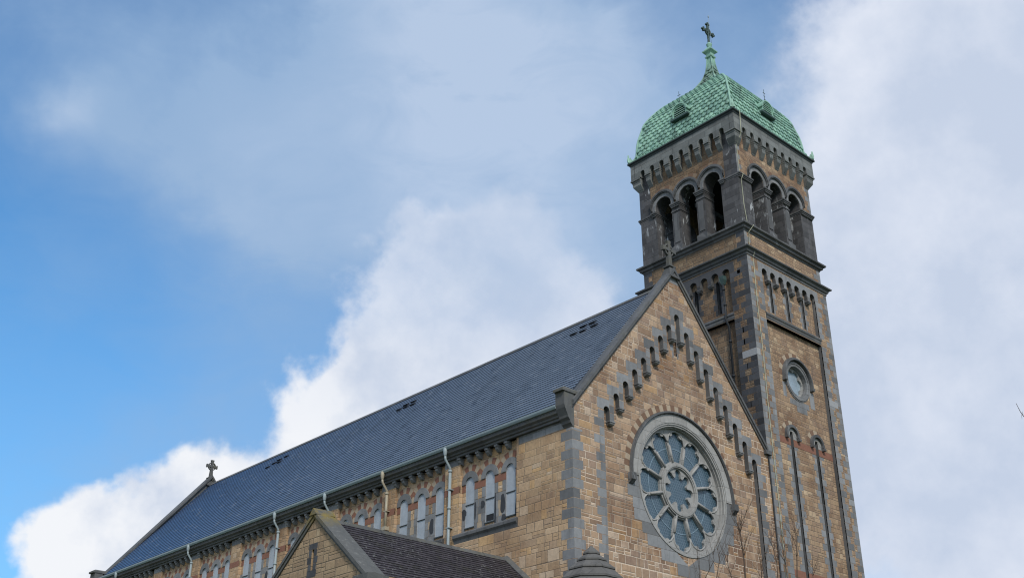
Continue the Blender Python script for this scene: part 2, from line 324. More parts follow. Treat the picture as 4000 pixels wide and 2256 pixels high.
def slate(name, base, H, z0, slope_axis, old=False):
    """slates laid in courses; course number from height, perpends from the running coordinate"""
    m, t, b = mat_base(name, 0.42 if not old else 0.8); b.inputs['Specular IOR Level'].default_value = 0.5 if not old else 0.25
    g = t.new('ShaderNodeNewGeometry'); pos = g.outputs['Position']; p = t.xyz(pos)
    r = t.m('DIVIDE', t.m('SUBTRACT', p[2], z0), H); row = t.m('FLOOR', r)
    u = p[1] if slope_axis == 'x' else p[0]
    ur = t.m('ADD', t.m('DIVIDE', u, 0.30 if not old else 0.26), t.m('MULTIPLY', row, 0.5)); col = t.m('FLOOR', ur); fu = t.m('FRACT', ur)
    h = t.white(t.cxyz(col, row, 1.0))
    k_ = (0.72, 1.30, 0.65) if old else (0.95, 1.05, 0.10)
    lo = tuple(q * k_[0] for q in base); hi = tuple(q * k_[1] for q in base)
    c = t.mix(h[0], lo, hi)
    jd = t.m('MINIMUM', fu, t.m('SUBTRACT', 1.0, fu))
    c = t.mix(t.rng(jd, 0.01, 0.05, k_[2], 0.0), c, tuple(q * 0.25 for q in base))
    fr = t.m('FRACT', r)
    n = t.noise(pos, 3.0, 5.0, 0.6)[0]
    c = t.mix(1.0, c, t.mix(n, (0.82, 0.82, 0.82), (1.18, 1.18, 1.18)), 'MULTIPLY')
    if old:
        l = t.noise(t.vm('ADD', pos, (1, 2, 3)), 8.0, 6.0, 0.75)[0]
        l2 = t.noise(pos, 0.8, 3.0)[0]
        c = t.mix(t.m('MULTIPLY', t.rng(l, 0.57, 0.66), t.rng(l2, 0.35, 0.6, 0.3, 0.95)), c, (.27, .27, .25))
        mo = t.noise(t.vm('ADD', pos, (7, 2, 3)), 1.6, 5.0, 0.7)[0]
        c = t.mix(t.rng(mo, 0.52, 0.66, 0.0, 0.65), c, (.045, .042, .03))
        # courses
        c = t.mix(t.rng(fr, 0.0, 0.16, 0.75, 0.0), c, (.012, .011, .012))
    else:
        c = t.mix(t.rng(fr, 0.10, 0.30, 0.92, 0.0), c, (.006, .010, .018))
        # blue sky reflection put into the slate colour, growing towards the far end
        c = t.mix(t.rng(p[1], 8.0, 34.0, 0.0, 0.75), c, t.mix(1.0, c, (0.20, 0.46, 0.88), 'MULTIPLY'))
        odd = t.white(t.cxyz(col, row, 7.7))[0]
        c = t.mix(t.m('MULTIPLY', t.m('GREATER_THAN', odd, 0.965), 0.45), c, (.20, .22, .25))
        c = t.mix(t.m('MULTIPLY', t.m('LESS_THAN', odd, 0.03), 0.5), c, (.03, .04, .06))
        st = t.noise(t.vm('MULTIPLY', pos, (0.6, 1.6, 0.6)), 0.6, 5.0, 0.65)[0]
        c = t.mix(t.rng(st, 0.50, 0.70, 0.0, 0.5), c, (.045, .055, .07))
    t.l.new(c, b.inputs['Base Color'])
    tilt = t.m('MULTIPLY', t.m('SUBTRACT', h[0], 0.5), 0.4 if old else 0.12)
    bump(t, b, t.m('ADD', t.m('ADD', tilt, t.m('MULTIPLY', n, 0.3)), t.rng(jd, 0.0, 0.06) if old else 0.0), 0.35, 0.01)
    return m

def glassm(name, base, hexs, hexc, rough=0.22, depth=0.0):
    m, t, b = mat_base(name, rough); b.inputs['Specular IOR Level'].default_value = 0.5
    g, p, u, z = plane_uv(t); pos = g.outputs['Position']
    n = t.noise(pos, 2.6, 5.0, 0.6)[0]
    c = t.mix(n, tuple(q * 0.7 for q in base), tuple(q * 1.3 for q in base))
    if hexs:
        # hexagonal leading
        gx_ = t.m('MULTIPLY', u, hexs); gy_ = t.m('MULTIPLY', z, hexs / 1.7320508)
        def loc(o):
            a = t.m('SUBTRACT', t.m('FRACT', t.m('ADD', gx_, o)), 0.5); b2 = t.m('MULTIPLY', t.m('SUBTRACT', t.m('FRACT', t.m('ADD', gy_, o)), 0.5), 1.7320508)
            a, b2 = t.m('ABSOLUTE', a), t.m('ABSOLUTE', b2)
            return t.m('MAXIMUM', a, t.m('ADD', t.m('MULTIPLY', a, 0.5), t.m('MULTIPLY', b2, 0.8660254)))
        hd_ = t.m('MINIMUM', loc(0.0), loc(0.5))
        e = t.rng(hd_, 0.36, 0.47, 0.0, 1.0)
        c = t.mix(t.m('MULTIPLY', e, 0.5), c, hexc)
    t.l.new(c, b.inputs['Base Color']); bump(t, b, n, 0.3, 0.02)
    return m
M['rose_glass'] = glassm('leaded_blue_glass', (.052, .092, .125), 8.0, (.17, .235, .275))
M['pane'] = glassm('pale_polycarbonate', (.350, .380, .410), 0, None, 0.4)
M['oculus_glass'] = glassm('pale_oculus_glass', (.30, .37, .42), 6.0, (.22, .28, .33), 0.2)

# ---------------------------------------------------------------- mesh helpers
class Frame:
    def __init__(s, o, u, n): s.o = Vector(o); s.u = Vector(u); s.n = Vector(n)
    def __call__(s, u, z, n=0.0):
        return s.o + s.u * u + s.n * n + Vector((0, 0, z))
class MB:
    def __init__(s): s.v = []; s.f = []; s.mi = []; s.sm = []
    def add(s, verts, faces, mi=0, smooth=False):
        k = len(s.v); s.v += [tuple(q) for q in verts]
        for f in faces: s.f.append([i + k for i in f]); s.mi.append(mi); s.sm.append(smooth)
    def box(s, F, u0, u1, z0, z1, n0, n1, mi=0):
        vs = [F(u, z, n) for n in (n0, n1) for z in (z0, z1) for u in (u0, u1)]
        s.add(vs, [(0, 1, 3, 2), (4, 6, 7, 5), (0, 4, 5, 1), (2, 3, 7, 6), (0, 2, 6, 4), (1, 5, 7, 3)], mi)
    def abox(s, x0, x1, y0, y1, z0, z1, mi=0):
        s.box(Frame((0, 0, 0), (1, 0, 0), (0, 1, 0)), x0, x1, z0, z1, y0, y1, mi)
    def plate(s, F, outer, n0, n1, holes=(), mi=0, side=None):
        """polygon (u,z) with holes, extruded from n0 (back) to n1 (front)"""
        loops = [outer] + list(holes); pts = [p for l in loops for p in l]
        tri = tessellate_polygon([[Vector((p[0], p[1], 0)) for p in l] for l in loops])
        n = len(pts)
        vs = [F(p[0], p[1], n1) for p in pts] + [F(p[0], p[1], n0) for p in pts]
        fs = [tuple(t) for t in tri] + [tuple(i + n for i in reversed(t)) for t in tri]
        s.add(vs, fs, mi)
        base = len(s.v) - 2 * n; k = 0; sf = []
        for l in loops:
            m = len(l)
            for i in range(m):
                a, b = k + i, k + (i + 1) % m
                s.f.append([base + a, base + b, base + b + n, base + a + n]); s.mi.append(mi if side is None else side); s.sm.append(False)
            k += m
    def prism(s, pts3a, pts3b, mi=0, smooth=False):
        n = len(pts3a)
        s.add(list(pts3a) + list(pts3b), [tuple(range(n)), tuple(range(2 * n - 1, n - 1, -1))] + [(i, (i + 1) % n, (i + 1) % n + n, i + n) for i in range(n)], mi, smooth)
    def ring(s, F, cu, cz, r0, r1, a0, a1, n0, n1, seg=24, mi=0, clip=None, zmin=None):
        """flat annular sector; a in radians from +u; clip limits |u-cu|"""
        full = abs(a1 - a0 - 2 * PI) < 1e-6
        vs = []; fs = []; k = seg if full else seg + 1
        for i in range(k):
            a = a0 + (a1 - a0) * i / seg
            for (r, n) in ((r0, n0), (r1, n0), (r1, n1), (r0, n1)):
                du, dz = r * math.cos(a), r * math.sin(a)
                if clip: du = max(-clip, min(clip, du))
                vs.append(F(cu + du, cz + dz, n))
        for i in range(seg):
            a, b = 4 * i, 4 * ((i + 1) % k)
            for j in range(4): fs.append((a + j, a + (j + 1) % 4, b + (j + 1) % 4, b + j))
        if not full: fs += [(0, 1, 2, 3), (4 * seg + 3, 4 * seg + 2, 4 * seg + 1, 4 * seg)]
        s.add(vs, fs, mi)
    def tube(s, pts, rad, seg=8, mi=0, cap=True):
        pts = [Vector(p) for p in pts]; n = len(pts); rads = rad if isinstance(rad, (list, tuple)) else [rad] * n
        vs = []; prev = None
        for i, p in enumerate(pts):
            d = (pts[min(i + 1, n - 1)] - pts[max(i - 1, 0)]).normalized()
            if prev is None:
                a = Vector((0, 0, 1)) if abs(d.z) < 0.9 else Vector((1, 0, 0)); x = d.cross(a).normalized()
            else: x = (prev - d * prev.dot(d)).normalized()
            prev = x; y = d.cross(x)
            for j in range(seg):
                t = 2 * PI * j / seg; vs.append(p + (x * math.cos(t) + y * math.sin(t)) * rads[i])
        fs = [(i * seg + j, i * seg + (j + 1) % seg, (i + 1) * seg + (j + 1) % seg, (i + 1) * seg + j) for i in range(n - 1) for j in range(seg)]
        if cap: fs += [tuple(range(seg - 1, -1, -1)), tuple(range((n - 1) * seg, n * seg))]
        s.add(vs, fs, mi, True)
    def lathe(s, c, prof, seg=24, mi=0, smooth=True, rot=0.0):
        vs = [(c[0] + r * math.cos(rot + 2 * PI * j / seg), c[1] + r * math.sin(rot + 2 * PI * j / seg), c[2] + z) for r, z in prof for j in range(seg)]
        n = len(prof)
        fs = [(i * seg + j, i * seg + (j + 1) % seg, (i + 1) * seg + (j + 1) % seg, (i + 1) * seg + j) for i in range(n - 1) for j in range(seg)]
        fs += [tuple(range(seg - 1, -1, -1)), tuple(range((n - 1) * seg, n * seg))]
        s.add(vs, fs, mi, smooth)
    def square(s, cx, cy, prof, mi=0, close=False):
        """square loft: prof = [(half, z), ...]; closed profile makes a solid moulding ring"""
        vs = [(cx + a * h, cy + b * h, z) for h, z in prof for a, b in ((-1, -1), (1, -1), (1, 1), (-1, 1))]
        n = len(prof); fs = []
        for i in range(n if close else n - 1):
            k = (i + 1) % n
            for j in range(4): fs.append((4 * i + j, 4 * i + (j + 1) % 4, 4 * k + (j + 1) % 4, 4 * k + j))
        if not close: fs += [(3, 2, 1, 0), tuple(range(4 * n - 4, 4 * n))]
        s.add(vs, fs, mi)
    def profile_run(s, F, u0, u1, prof, mi=0):
        """moulding: closed profile [(n, z)] swept along u"""
        s.prism([F(u0, z, n) for n, z in prof], [F(u1, z, n) for n, z in prof], mi)
    def split(s):
        """far-apart groups of loose shells become meshes of their own"""
        par = list(range(len(s.v)))
        def find(a):
            while par[a] != a: par[a] = par[par[a]]; a = par[a]
            return a
        for f in s.f:
            r0 = find(f[0])
            for i in f[1:]: par[find(i)] = r0
        isl = {}
        for i in range(len(s.v)): isl.setdefault(find(i), []).append(i)
        ks = list(isl); bb = []
        for k in ks:
            P = [s.v[i] for i in isl[k]]; lo = [min(p[a] for p in P) for a in range(3)]; hi = [max(p[a] for p in P) for a in range(3)]
            bb.append((lo, hi, math.dist(lo, hi)))
        g = list(range(len(ks)))
        def fg(a):
            while g[a] != a: g[a] = g[g[a]]; a = g[a]
            return a
        for i in range(len(ks)):
            for j in range(i):
                gap = math.sqrt(sum(max(0, bb[i][0][a] - bb[j][1][a], bb[j][0][a] - bb[i][1][a]) ** 2 for a in range(3)))
                if gap < 0.22 * max(bb[i][2], bb[j][2]): g[fg(i)] = fg(j)
        root = {k: fg(n) for n, k in enumerate(ks)}; out = {}
        for f, mi, sm in zip(s.f, s.mi, s.sm):
            m, mp = out.setdefault(root[find(f[0])], (MB(), {}))
            nf = []
            for i in f:
                if i not in mp: mp[i] = len(m.v); m.v.append(s.v[i])
                nf.append(mp[i])
            m.f.append(nf); m.mi.append(mi); m.sm.append(sm)
        return [m for m, _ in out.values()]
    def build_split(s, name, mats, parent=None, label=None, bevel=0.0):
        return [m.build(name, mats, parent, label, bevel=bevel) for m in s.split()]
    def build(s, name, mats, parent=None, label=None, recalc=True, bevel=0.0):
        me = D.meshes.new(name); me.from_pydata(s.v, [], s.f)
        mats = mats if isinstance(mats, (list, tuple)) else [mats]
        for m in mats: me.materials.append(M[m] if isinstance(m, str) else m)
        me.polygons.foreach_set('material_index', s.mi); me.polygons.foreach_set('use_smooth', s.sm)
        me.update()
        if recalc:
            bm = bmesh.new(); bm.from_mesh(me); bmesh.ops.recalc_face_normals(bm, faces=bm.faces); bm.to_mesh(me); bm.free()
        o = D.objects.new(name, me); COL.objects.link(o)
        if parent is not None: adopt(o, parent)
        if label: o['label'] = label
        if bevel:
            md = o.modifiers.new('bevel', 'BEVEL'); md.width = bevel; md.segments = 1; md.limit_method = 'ANGLE'
        return o
def world_loc(o):
    v = Vector(o.location)
    if o.parent: v = world_loc(o.parent) + v + (o.matrix_parent_inverse.translation if o.parent else Vector())
    return v
def adopt(o, parent):
    o.parent = parent; o.matrix_parent_inverse = Matrix.Translation(-world_loc(parent))
def thing(name, loc, label, cat, group=None):
    o = D.objects.new(name, None); COL.objects.link(o); o.location = loc; o.empty_display_size = 0.5
    o['label'] = label; o['category'] = cat
    if group: o['group'] = group
    return o
def copy_part(o, off, parent=None):
    """copy a part (and its own children) shifted by off"""
    c = o.copy(); COL.objects.link(c)
    if parent is not None: c.parent = parent; c.matrix_parent_inverse = Matrix.Identity(4)
    else: c.location = Vector(o.location) + Vector(off)
    for ch in [q for q in D.objects if q.parent == o]:
        k = ch.copy(); COL.objects.link(k); k.parent = c
    return c
def arc(cu, cz, r, a0, a1, n):
    return [(cu + r * math.cos(a0 + (a1 - a0) * i / n), cz + r * math.sin(a0 + (a1 - a0) * i / n)) for i in range(n + 1)]
def arch_hole(cu, z0, zs, r, n=12):
    """round-headed opening: sill z0, springing zs, half width r"""
    return [(cu - r, z0), (cu + r, z0)] + arc(cu, zs, r, 0, PI, n)
def circle(cu, cz, r, n=48, a=0.0): return [(cu + r * math.cos(a + 2 * PI * i / n), cz + r * math.sin(a + 2 * PI * i / n)) for i in range(n)]
def quoins(mb, F, u0, sgn, z0, z1, h=0.30, la=0.52, lb=0.30, proud=0.004, gap=0.012, mi=0, start=0, jit=0.06):
    z = z0; i = start
    while z < z1 - 0.08:
        hh = min(h, z1 - z); l = (la if i % 2 else lb) + random.uniform(-jit, jit)
        a, b = sorted((u0, u0 + sgn * l))
        mb.box(F, a, b, z, z + hh - gap, -0.05, proud, mi); z += hh; i += 1

# ---------------------------------------------------------------- ground (below the frame)
g = MB()
N = 24
gv = [(-600 + 1200 * i / N, -600 + 1200 * j / N, -0.02) for j in range(N + 1) for i in range(N + 1)]
g.add(gv, [(j * (N + 1) + i, j * (N + 1) + i + 1, (j + 1) * (N + 1) + i + 1, (j + 1) * (N + 1) + i) for j in range(N) for i in range(N)])
mg, tg, bg_ = mat_base('lawn', 0.95)
gg = tg.new('ShaderNodeNewGeometry').outputs['Position']
tg.l.new(tg.mix(tg.noise(gg, 0.6, 6)[0], (.035, .055, .02), (.075, .10, .035)), bg_.inputs['Base Color'])
M['lawn'] = mg
go = g.build('ground', 'lawn'); go['kind'] = 'structure'
pth = MB(); pth.abox(-14, 24, -9.0, -2.6, -0.1, 0.0)
mp = plain('asphalt', (.05, .05, .052), 0.9, var=0.2, scale=12); M['asphalt'] = mp
po = pth.build('path', 'asphalt'); po['kind'] = 'structure'

# ================================================================ CHURCH
church = thing('church', (6.2, 18, 0), 'large brown and grey stone church with slate roof, rose window and green domed bell tower', 'church')
XC = 6.25          # centre line of gable, rose and ridge
FA = Frame((0, 0, 0), (1, 0, 0), (0, -1, 0))      # facade: u = x, n towards the viewer
FN = Frame((0, 0, 0), (0, 1, 0), (-1, 0, 0))      # nave side wall: u = y, n = -x
APEX, SL = 23.62, 1.213                           # coping underside / slope of the gable
RID, RSL = 23.18, 1.12                            # roof ridge and slope
def gz_(x): return APEX - SL * abs(x - XC)

# ---- gable wall: recessed back leaf with rose opening, front leaf with the stepped arcade cut out
RZ, RR_ = 14.25, 2.62
gx0, gx1 = 0.005, 11.83
outer = [(gx0, 0), (gx1, 0), (gx1, gz_(gx1)), (XC, APEX), (gx0 + 0.02, gz_(gx0) + .0), (gx0, gz_(gx0) - .0)]
outer = [(gx0, 0), (gx1, 0), (gx1, gz_(gx1)), (XC, APEX), (gx0, gz_(gx0))]
mb = MB()
slit = [(XC + .06 - .10, 19.85), (XC + .06 + .10, 19.85), (XC + .06 + .10, 21.35), (XC + .06 - .10, 21.35)]
mb.plate(FA, outer, -0.42, -0.2, [circle(XC, RZ, RR_, 72), slit])
STEP = 0.56; DZ = 0.652
ar = []       # (centre u, top z) left to right
for k in range(8): ar.append((XC + 0.06 - STEP * (8 - k), 21.65 - DZ * (8 - k)))
ar.append((XC + 0.06, 21.65))
for k in range(1, 9): ar.append((XC + 0.06 + STEP * k, 21.65 - DZ * k))
HW = 0.155
pan = [(ar[0][0] - HW, 6.0)]
hole = []
legs = []
for i, (cu, tp) in enumerate(ar):
    hole += arc(cu, tp - HW, HW, PI, 0, 8)
    if i < len(ar) - 1:
        nu, ntp = ar[i + 1]; lz = min(tp, ntp) - 0.50
        hole += [(cu + HW, lz), (nu - HW, lz)]; legs.append(((cu + nu) / 2, lz))
hole = [(ar[0][0] - HW, 6.0)] + hole + [(ar[-1][0] + HW, 6.0)]
mb.plate(FA, outer, -0.198, 0.0, [hole], 0, 1)
gw = mb.build('gable_wall', ['gable_stone', 'dark_trim'], church, 'brown sandstone west gable with pale joints')
# grey dressings of the stepped arcade
gb = MB()
for i, (cu, tp) in enumerate(ar):
    L = i < 8; top = tp + 0.27
    if i == 8: u0, u1, b = cu - .42, cu + .42, tp - HW
    elif L: u0, u1, b = cu - .50, cu + STEP / 2 + (0.14 if i < 8 else 0), tp - HW - 0.05
    else: u0, u1, b = cu - STEP / 2 - .0, cu + .50, tp - HW - 0.05
    if L: u1 = cu + STEP / 2 - .142
    if not L and i > 8: u0 = cu - STEP / 2 + .142
    if i == 8: u0, u1 = cu - .137, cu + .137
    # block above the arch with the arch bitten out
    lft = max(u0, cu - .50); rgt = min(u1, cu + .50)
    if i == 8: lft, rgt = cu - .45, cu + .45
    elif L: lft, rgt = cu - .50, cu + STEP / 2 - .145 + .0
    else: lft, rgt = cu - STEP / 2 + .145, cu + .50
    rgt = max(rgt, cu + HW); lft = min(lft, cu - HW)
    b = tp - HW
    poly = [(lft, b), (cu - HW, b)] + arc(cu, b, HW, PI, 0, 8)[1:-1] + [(cu + HW, b), (rgt, b), (rgt, top), (lft, top)]
    poly = [p for j, p in enumerate(poly) if j == 0 or (abs(p[0] - poly[j - 1][0]) + abs(p[1] - poly[j - 1][1])) > 1e-4]
    gb.plate(FA, poly, -0.05, 0.004, mi=0)
for i, (lu, lz) in enumerate(legs):
    hi = max(ar[i][1], ar[i + 1][1]); lo = min(ar[i][1], ar[i + 1][1])
    z = lz
    w2 = STEP / 2 - HW
    while z < hi - HW - 0.02:
        zz = min(z + 0.30, hi - HW)
        gb.box(FA, lu - w2 + .004, lu + w2 - .004, z, zz - 0.010, -0.19, 0.004); z = zz
quoins(gb, FA, ar[0][0] - HW, -1, 6.0, ar[0][1] - HW, 0.33, 0.52, 0.30)
quoins(gb, FA, ar[-1][0] + HW, 1, 6.0, ar[-1][1] - HW, 0.33, 0.52, 0.30)
quoins(gb, FA, 0.0, 1, 6.0, 15.2, 0.35, 0.56, 0.36, start=1)
# jambs of the little slit on the recessed wall
FB = Frame((0, 0.2, 0), (1, 0, 0), (0, -1, 0))
quoins(gb, FB, XC + .06 - .10, -1, 19.75, 21.1, 0.28, 0.20, 0.10, jit=0.02)
quoins(gb, FB, XC + .06 + .10, 1, 19.75, 21.1, 0.28, 0.20, 0.10, jit=0.02)
gb.add([FA(XC - .45, APEX - .55, .004), FA(XC + .45, APEX - .55, .004), FA(XC, APEX - .02, .004)], [(0, 1, 2)])
gb.build_split('gable_dressing', 'grey_isl', church, bevel=0.006)
sl_ = MB(); sl_.box(FA, XC - .1, XC + .22, 19.8, 21.4, -0.62, -0.55); sl_.build_split('slit_window', 'void', church)
# little moulded corbels under each leg
cb = MB(); w2 = STEP / 2 - HW + .035
lu, lz = legs[0]
def leg_corbel(F, lu, lz, w2, dp=0.19):
    c = MB()
    w2 -= .012
    c.box(F, lu - w2, lu + w2, lz - .06, lz - .012, -dp, 0.03)
    c.box(F, lu - w2 + .03, lu + w2 - .03, lz - .09, lz - .06, -dp, 0.0)
    c.prism([F(lu - w2 + .015, lz - .09, -dp), F(lu - w2 + .015, lz - .09, 0.015), F(lu - w2 + .015, lz - .125, 0.0), F(lu - w2 + .06, lz - .17, -0.07), F(lu - w2 + .06, lz - .19, -dp)],
            [F(lu + w2 - .015, lz - .09, -dp), F(lu + w2 - .015, lz - .09, 0.015), F(lu + w2 - .015, lz - .125, 0.0), F(lu + w2 - .06, lz - .17, -0.07), F(lu + w2 - .06, lz - .19, -dp)])
    return c
proto = leg_corbel(FA, lu, lz, w2).build('gable_corbel', 'grey', church)
for u_, z_ in legs[1:]: copy_part(proto, (u_ - lu, 0, z_ - lz))

# ---- rose window
FR = Frame((0, 0.2, 0), (1, 0, 0), (0, -1, 0))    # recessed wall plane
rs = MB()
rs.ring(FR, XC, RZ, RR_ - .02, RR_ + .35, 0, PI, -0.3, 0.03, 40)
rs.ring(FR, XC, RZ, RR_ - .14, RR_ - .0, 0, 2 * PI, -0.34, 0.00, 72)
rs.ring(FR, XC, RZ, RR_ - .07, RR_ - .01, 0, 2 * PI, -0.2, 0.035, 72)
rs.ring(FR, XC, RZ, RR_ - .18, RR_ - .12, 0, 2 * PI, -0.34, -0.10, 72)
rs.ring(FR, XC, RZ, RR_ + .0, RR_ + .05, 0, PI, -0.1, 0.055, 48)
rs.build('rose_window_surround', 'tracery', church, 'grey stone arch rings round the rose window')
hd = MB()
hd.ring(FR, XC, RZ, RR_ + .36, RR_ + .46, -0.02, PI + 0.02, -0.1, 0.10, 48)
hd.ring(FR, XC, RZ, RR_ + .385, RR_ + .435, -0.02, PI + 0.02, 0.09, 0.13, 48)
for sgn in (-1, 1):
    c = XC + sgn * (RR_ + .43)
    hd.box(FR, c - .13, c + .13, RZ - .28, RZ - .02, -0.1, 0.20)
    hd.prism([FR(c - .12, RZ - .28, -.1), FR(c - .12, RZ - .28, .19), FR(c - .12, RZ - .40, .05), FR(c - .12, RZ - .45, -.1)], [FR(c + .12, RZ - .28, -.1), FR(c + .12, RZ - .28, .19), FR(c + .12, RZ - .40, .05), FR(c + .12, RZ - .45, -.1)])
hd.build_split('hood_mould', 'dark_trim', church)
vs = MB(); NV = 42
for i in range(NV):
    a0 = PI * i / NV; a1 = PI * (i + 1) / NV - 0.006
    mi = 0 if i % 2 == 0 else 1
    vs.ring(FR, XC, RZ, RR_ + .465, RR_ + .465 + (.29 if mi == 0 else .26) + random.uniform(-.03, .03), a0, a1, -0.05, 0.006, 2, mi)
vs.build_split('rose_voussoirs', ['brownv', 'cream'], church, 'alternating brown and cream voussoirs over the rose')
qb = MB()      # stepped grey blocks round the lower half of the ring
for sgn in (-1, 1):
    z = RZ - 0.02; i = 0
    while z > RZ - 3.0:
        h = 0.42; z2 = z - h
        y = min(RZ - z2, RR_ + .05)
        far = math.sqrt(max(0.0, (RR_ + .52) ** 2 - (RZ - (z - h * .5)) ** 2)) if RZ - (z - h * .5) < RR_ + .52 else 0.2
        far = max(far, 0.5) + (0.16 if i % 2 else 0.02)
        near = math.sqrt(max(0.0, RR_ ** 2 - (RZ - z) ** 2)) * 1.0 if RZ - z < RR_ else 0.0
        near2 = math.sqrt(max(0.0, RR_ ** 2 - (RZ - z2) ** 2)) if RZ - z2 < RR_ else 0.0
        if sgn < 0: poly = [(XC - far, z2 + .01), (XC - near2 - .012, z2 + .01), (XC - near - .012, z), (XC - far, z)]
        else: poly = [(XC + near2 + .012, z2 + .01), (XC + far, z2 + .01), (XC + far, z), (XC + near + .012, z)]
        qb.plate(FR, poly, -0.05, 0.008); z = z2; i += 1
qb.build_split('rose_quoin', 'grey_isl', church, 'pale grey blocks stepped round the lower rose')
# tracery: disc pierced by twelve cusped lights and an eight-lobed eye
def rot2(p, a): return (XC + p[0] * math.cos(a) + p[1] * math.sin(a), RZ - p[0] * math.sin(a) + p[1] * math.cos(a))
def petal(a):
    pts = [(-.225, 1.12), (.225, 1.12)]
    pts += [(.44, 1.86)]
    pts += [(.34 + .175 * math.cos(t), 1.97 + .175 * math.sin(t)) for t in [R(-20 + 25 * i) for i in range(6)]]
    pts += [(0 + .21 * math.cos(t), 2.225 + .21 * math.sin(t)) for t in [R(-8 + 24.5 * i) for i in range(9)]]
    pts += [(-.34 - .175 * math.cos(t), 1.97 + .175 * math.sin(t)) for t in [R(105 - 25 * i) for i in range(6)]]
    pts += [(-.44, 1.86)]
    return [rot2(p, a) for p in pts]
oc = []
for k in range(8):
    a = 2 * PI * k / 8
    for t in [R(-115 + 23 * i) for i in range(11)]:
        oc.append(rot2((0.165 * math.sin(t), 0.68 + 0.165 * math.cos(t)), a))
    oc += [rot2((0.0, 0.53), a + R(18)), rot2((0.0, 0.53), a + R(27))]
tr = MB(); FT = Frame((0, 0.42, 0), (1, 0, 0), (0, -1, 0))
tr.plate(FT, circle(XC, RZ, RR_ - .15, 72), -0.14, 0.0, [petal(2 * PI * k / 12) for k in range(12)] + [oc])
tr.ring(FT, XC, RZ, .88, 1.07, 0, 2 * PI, -0.02, 0.07, 64)
tr.ring(FT, XC, RZ, .93, 1.02, 0, 2 * PI, 0.05, 0.10, 64)
for k in range(12):
    a = 2 * PI * (k + .5) / 12
    p0 = rot2((0, 1.02), a); p1 = rot2((0, 1.78), a)
    tr.tube([FT(*p0, 0.015), FT(*p1, 0.015)], 0.055, 8)
    # roll mouldings turning over each light
    a0 = 2 * PI * k / 12
    pts = [rot2((-.49, 1.84), a0)] + [rot2((.49 * -math.cos(t), 1.93 + .46 * math.sin(t)), a0) for t in [R(0 + 22.5 * i) for i in range(9)]] + [rot2((.49, 1.84), a0)]
    tr.tube([FT(*p, -0.005) for p in pts], 0.038, 6)
tro = tr.build('rose_tracery', 'tracery', church, 'wheel tracery of twelve cusped lights round an eight-lobed eye')
gl = MB(); gl.plate(FT, circle(XC, RZ, RR_ - .16, 48), -0.16, -0.10)
gl.build('rose_glass', 'rose_glass', tro, 'blue leaded glass')
bars = MB(); bars.ring(FT, XC, RZ, 1.66, 1.69, 0, 2 * PI, -0.10, -0.085, 48); bars.build('saddle_bar', plain('bar_metal', (.20, .28, .34), 0.5), tro)

# ---- coping of the front gable
def coping(name, y0, y1, mat, label=None, lip=0.12, xl=-0.02, xr=11.75, th=0.17):
    c = MB()
    for sgn, xe in ((-1, xl), (1, xr)):
        def zz(x): return APEX - SL * abs(x - XC)
        a = XC; e = xe
        # main slab
        def sec(x):
            z = zz(x)
            return [(x, y0, z - .0), (x, y0, z + th), (x, y0 + .2, z + th + .05), (x, y1, z + th - .02), (x, y1, z - .12)]
        c.prism(sec(a), sec(e))
        def sec2(x):
            z = zz(x)
            return [(x, y0 + .07, z - .11), (x, y0 + .05, z - .003), (x, y0 + .3, z - .003), (x, y0 + .3, z - .11)]
        c.prism(sec2(a), sec2(e))
    return c.build(name, mat, church, label)
coping('gable_coping', -0.13, 0.42, 'coping', 'dark grey stone coping on the front gable')
coping('gable_coping', 39.0, 39.75, 'coping', 'weathered coping on the far gable')
# far gable wall
fgw = MB(); fgw.plate(Frame((0, 39.1, 0), (1, 0, 0), (0, -1, 0)), [(u, z - (.04 if z > 1 else 0)) for u, z in outer], -0.45, -0.05); fgw.build('far_gable_wall', 'coping', church)

# ---- kneelers
def kneeler(y0, y1, label):
    k = MB(); Fk = Frame((0, y0, 0), (1, 0, 0), (0, -1, 0)); d = -(y1 - y0)
    k.box(Fk, -.52, .42, 16.44, 16.54, d, 0.07)
    k.prism([Fk(-.52, 16.541, .07), Fk(-.40, 16.62, .0), Fk(.36, 16.62, 0), Fk(.42, 16.541, .07)], [Fk(-.52, 16.541, d), Fk(-.40, 16.62, d + .06), Fk(.36, 16.62, d + .06), Fk(.42, 16.541, d)])
    prof = [(-.40, 16.44), (-.40, 15.96), (-.37, 15.84), (-.30, 15.70), (-.24, 15.58), (-.22, 15.50), (-.13, 15.42), (-.10, 15.32), (-.03, 15.26), (.0, 15.2), (.08, 15.2), (.08, 16.44)]
    k.prism([Fk(u, z, .03) for u, z in prof], [Fk(u, z, d) for u, z in prof])
    return k.build('kneeler', 'mossy', church, label)
kneeler(0.0, 0.42, 'dark stepped kneeler stone at the near eaves')
kneeler(39.05, 39.65, 'weathered kneeler at the far eaves')
kr = MB(); kr.box(FA, 11.55, 11.96, 16.85, 17.02, -0.3, 0.14); kr.build('kneeler', 'coping', church)

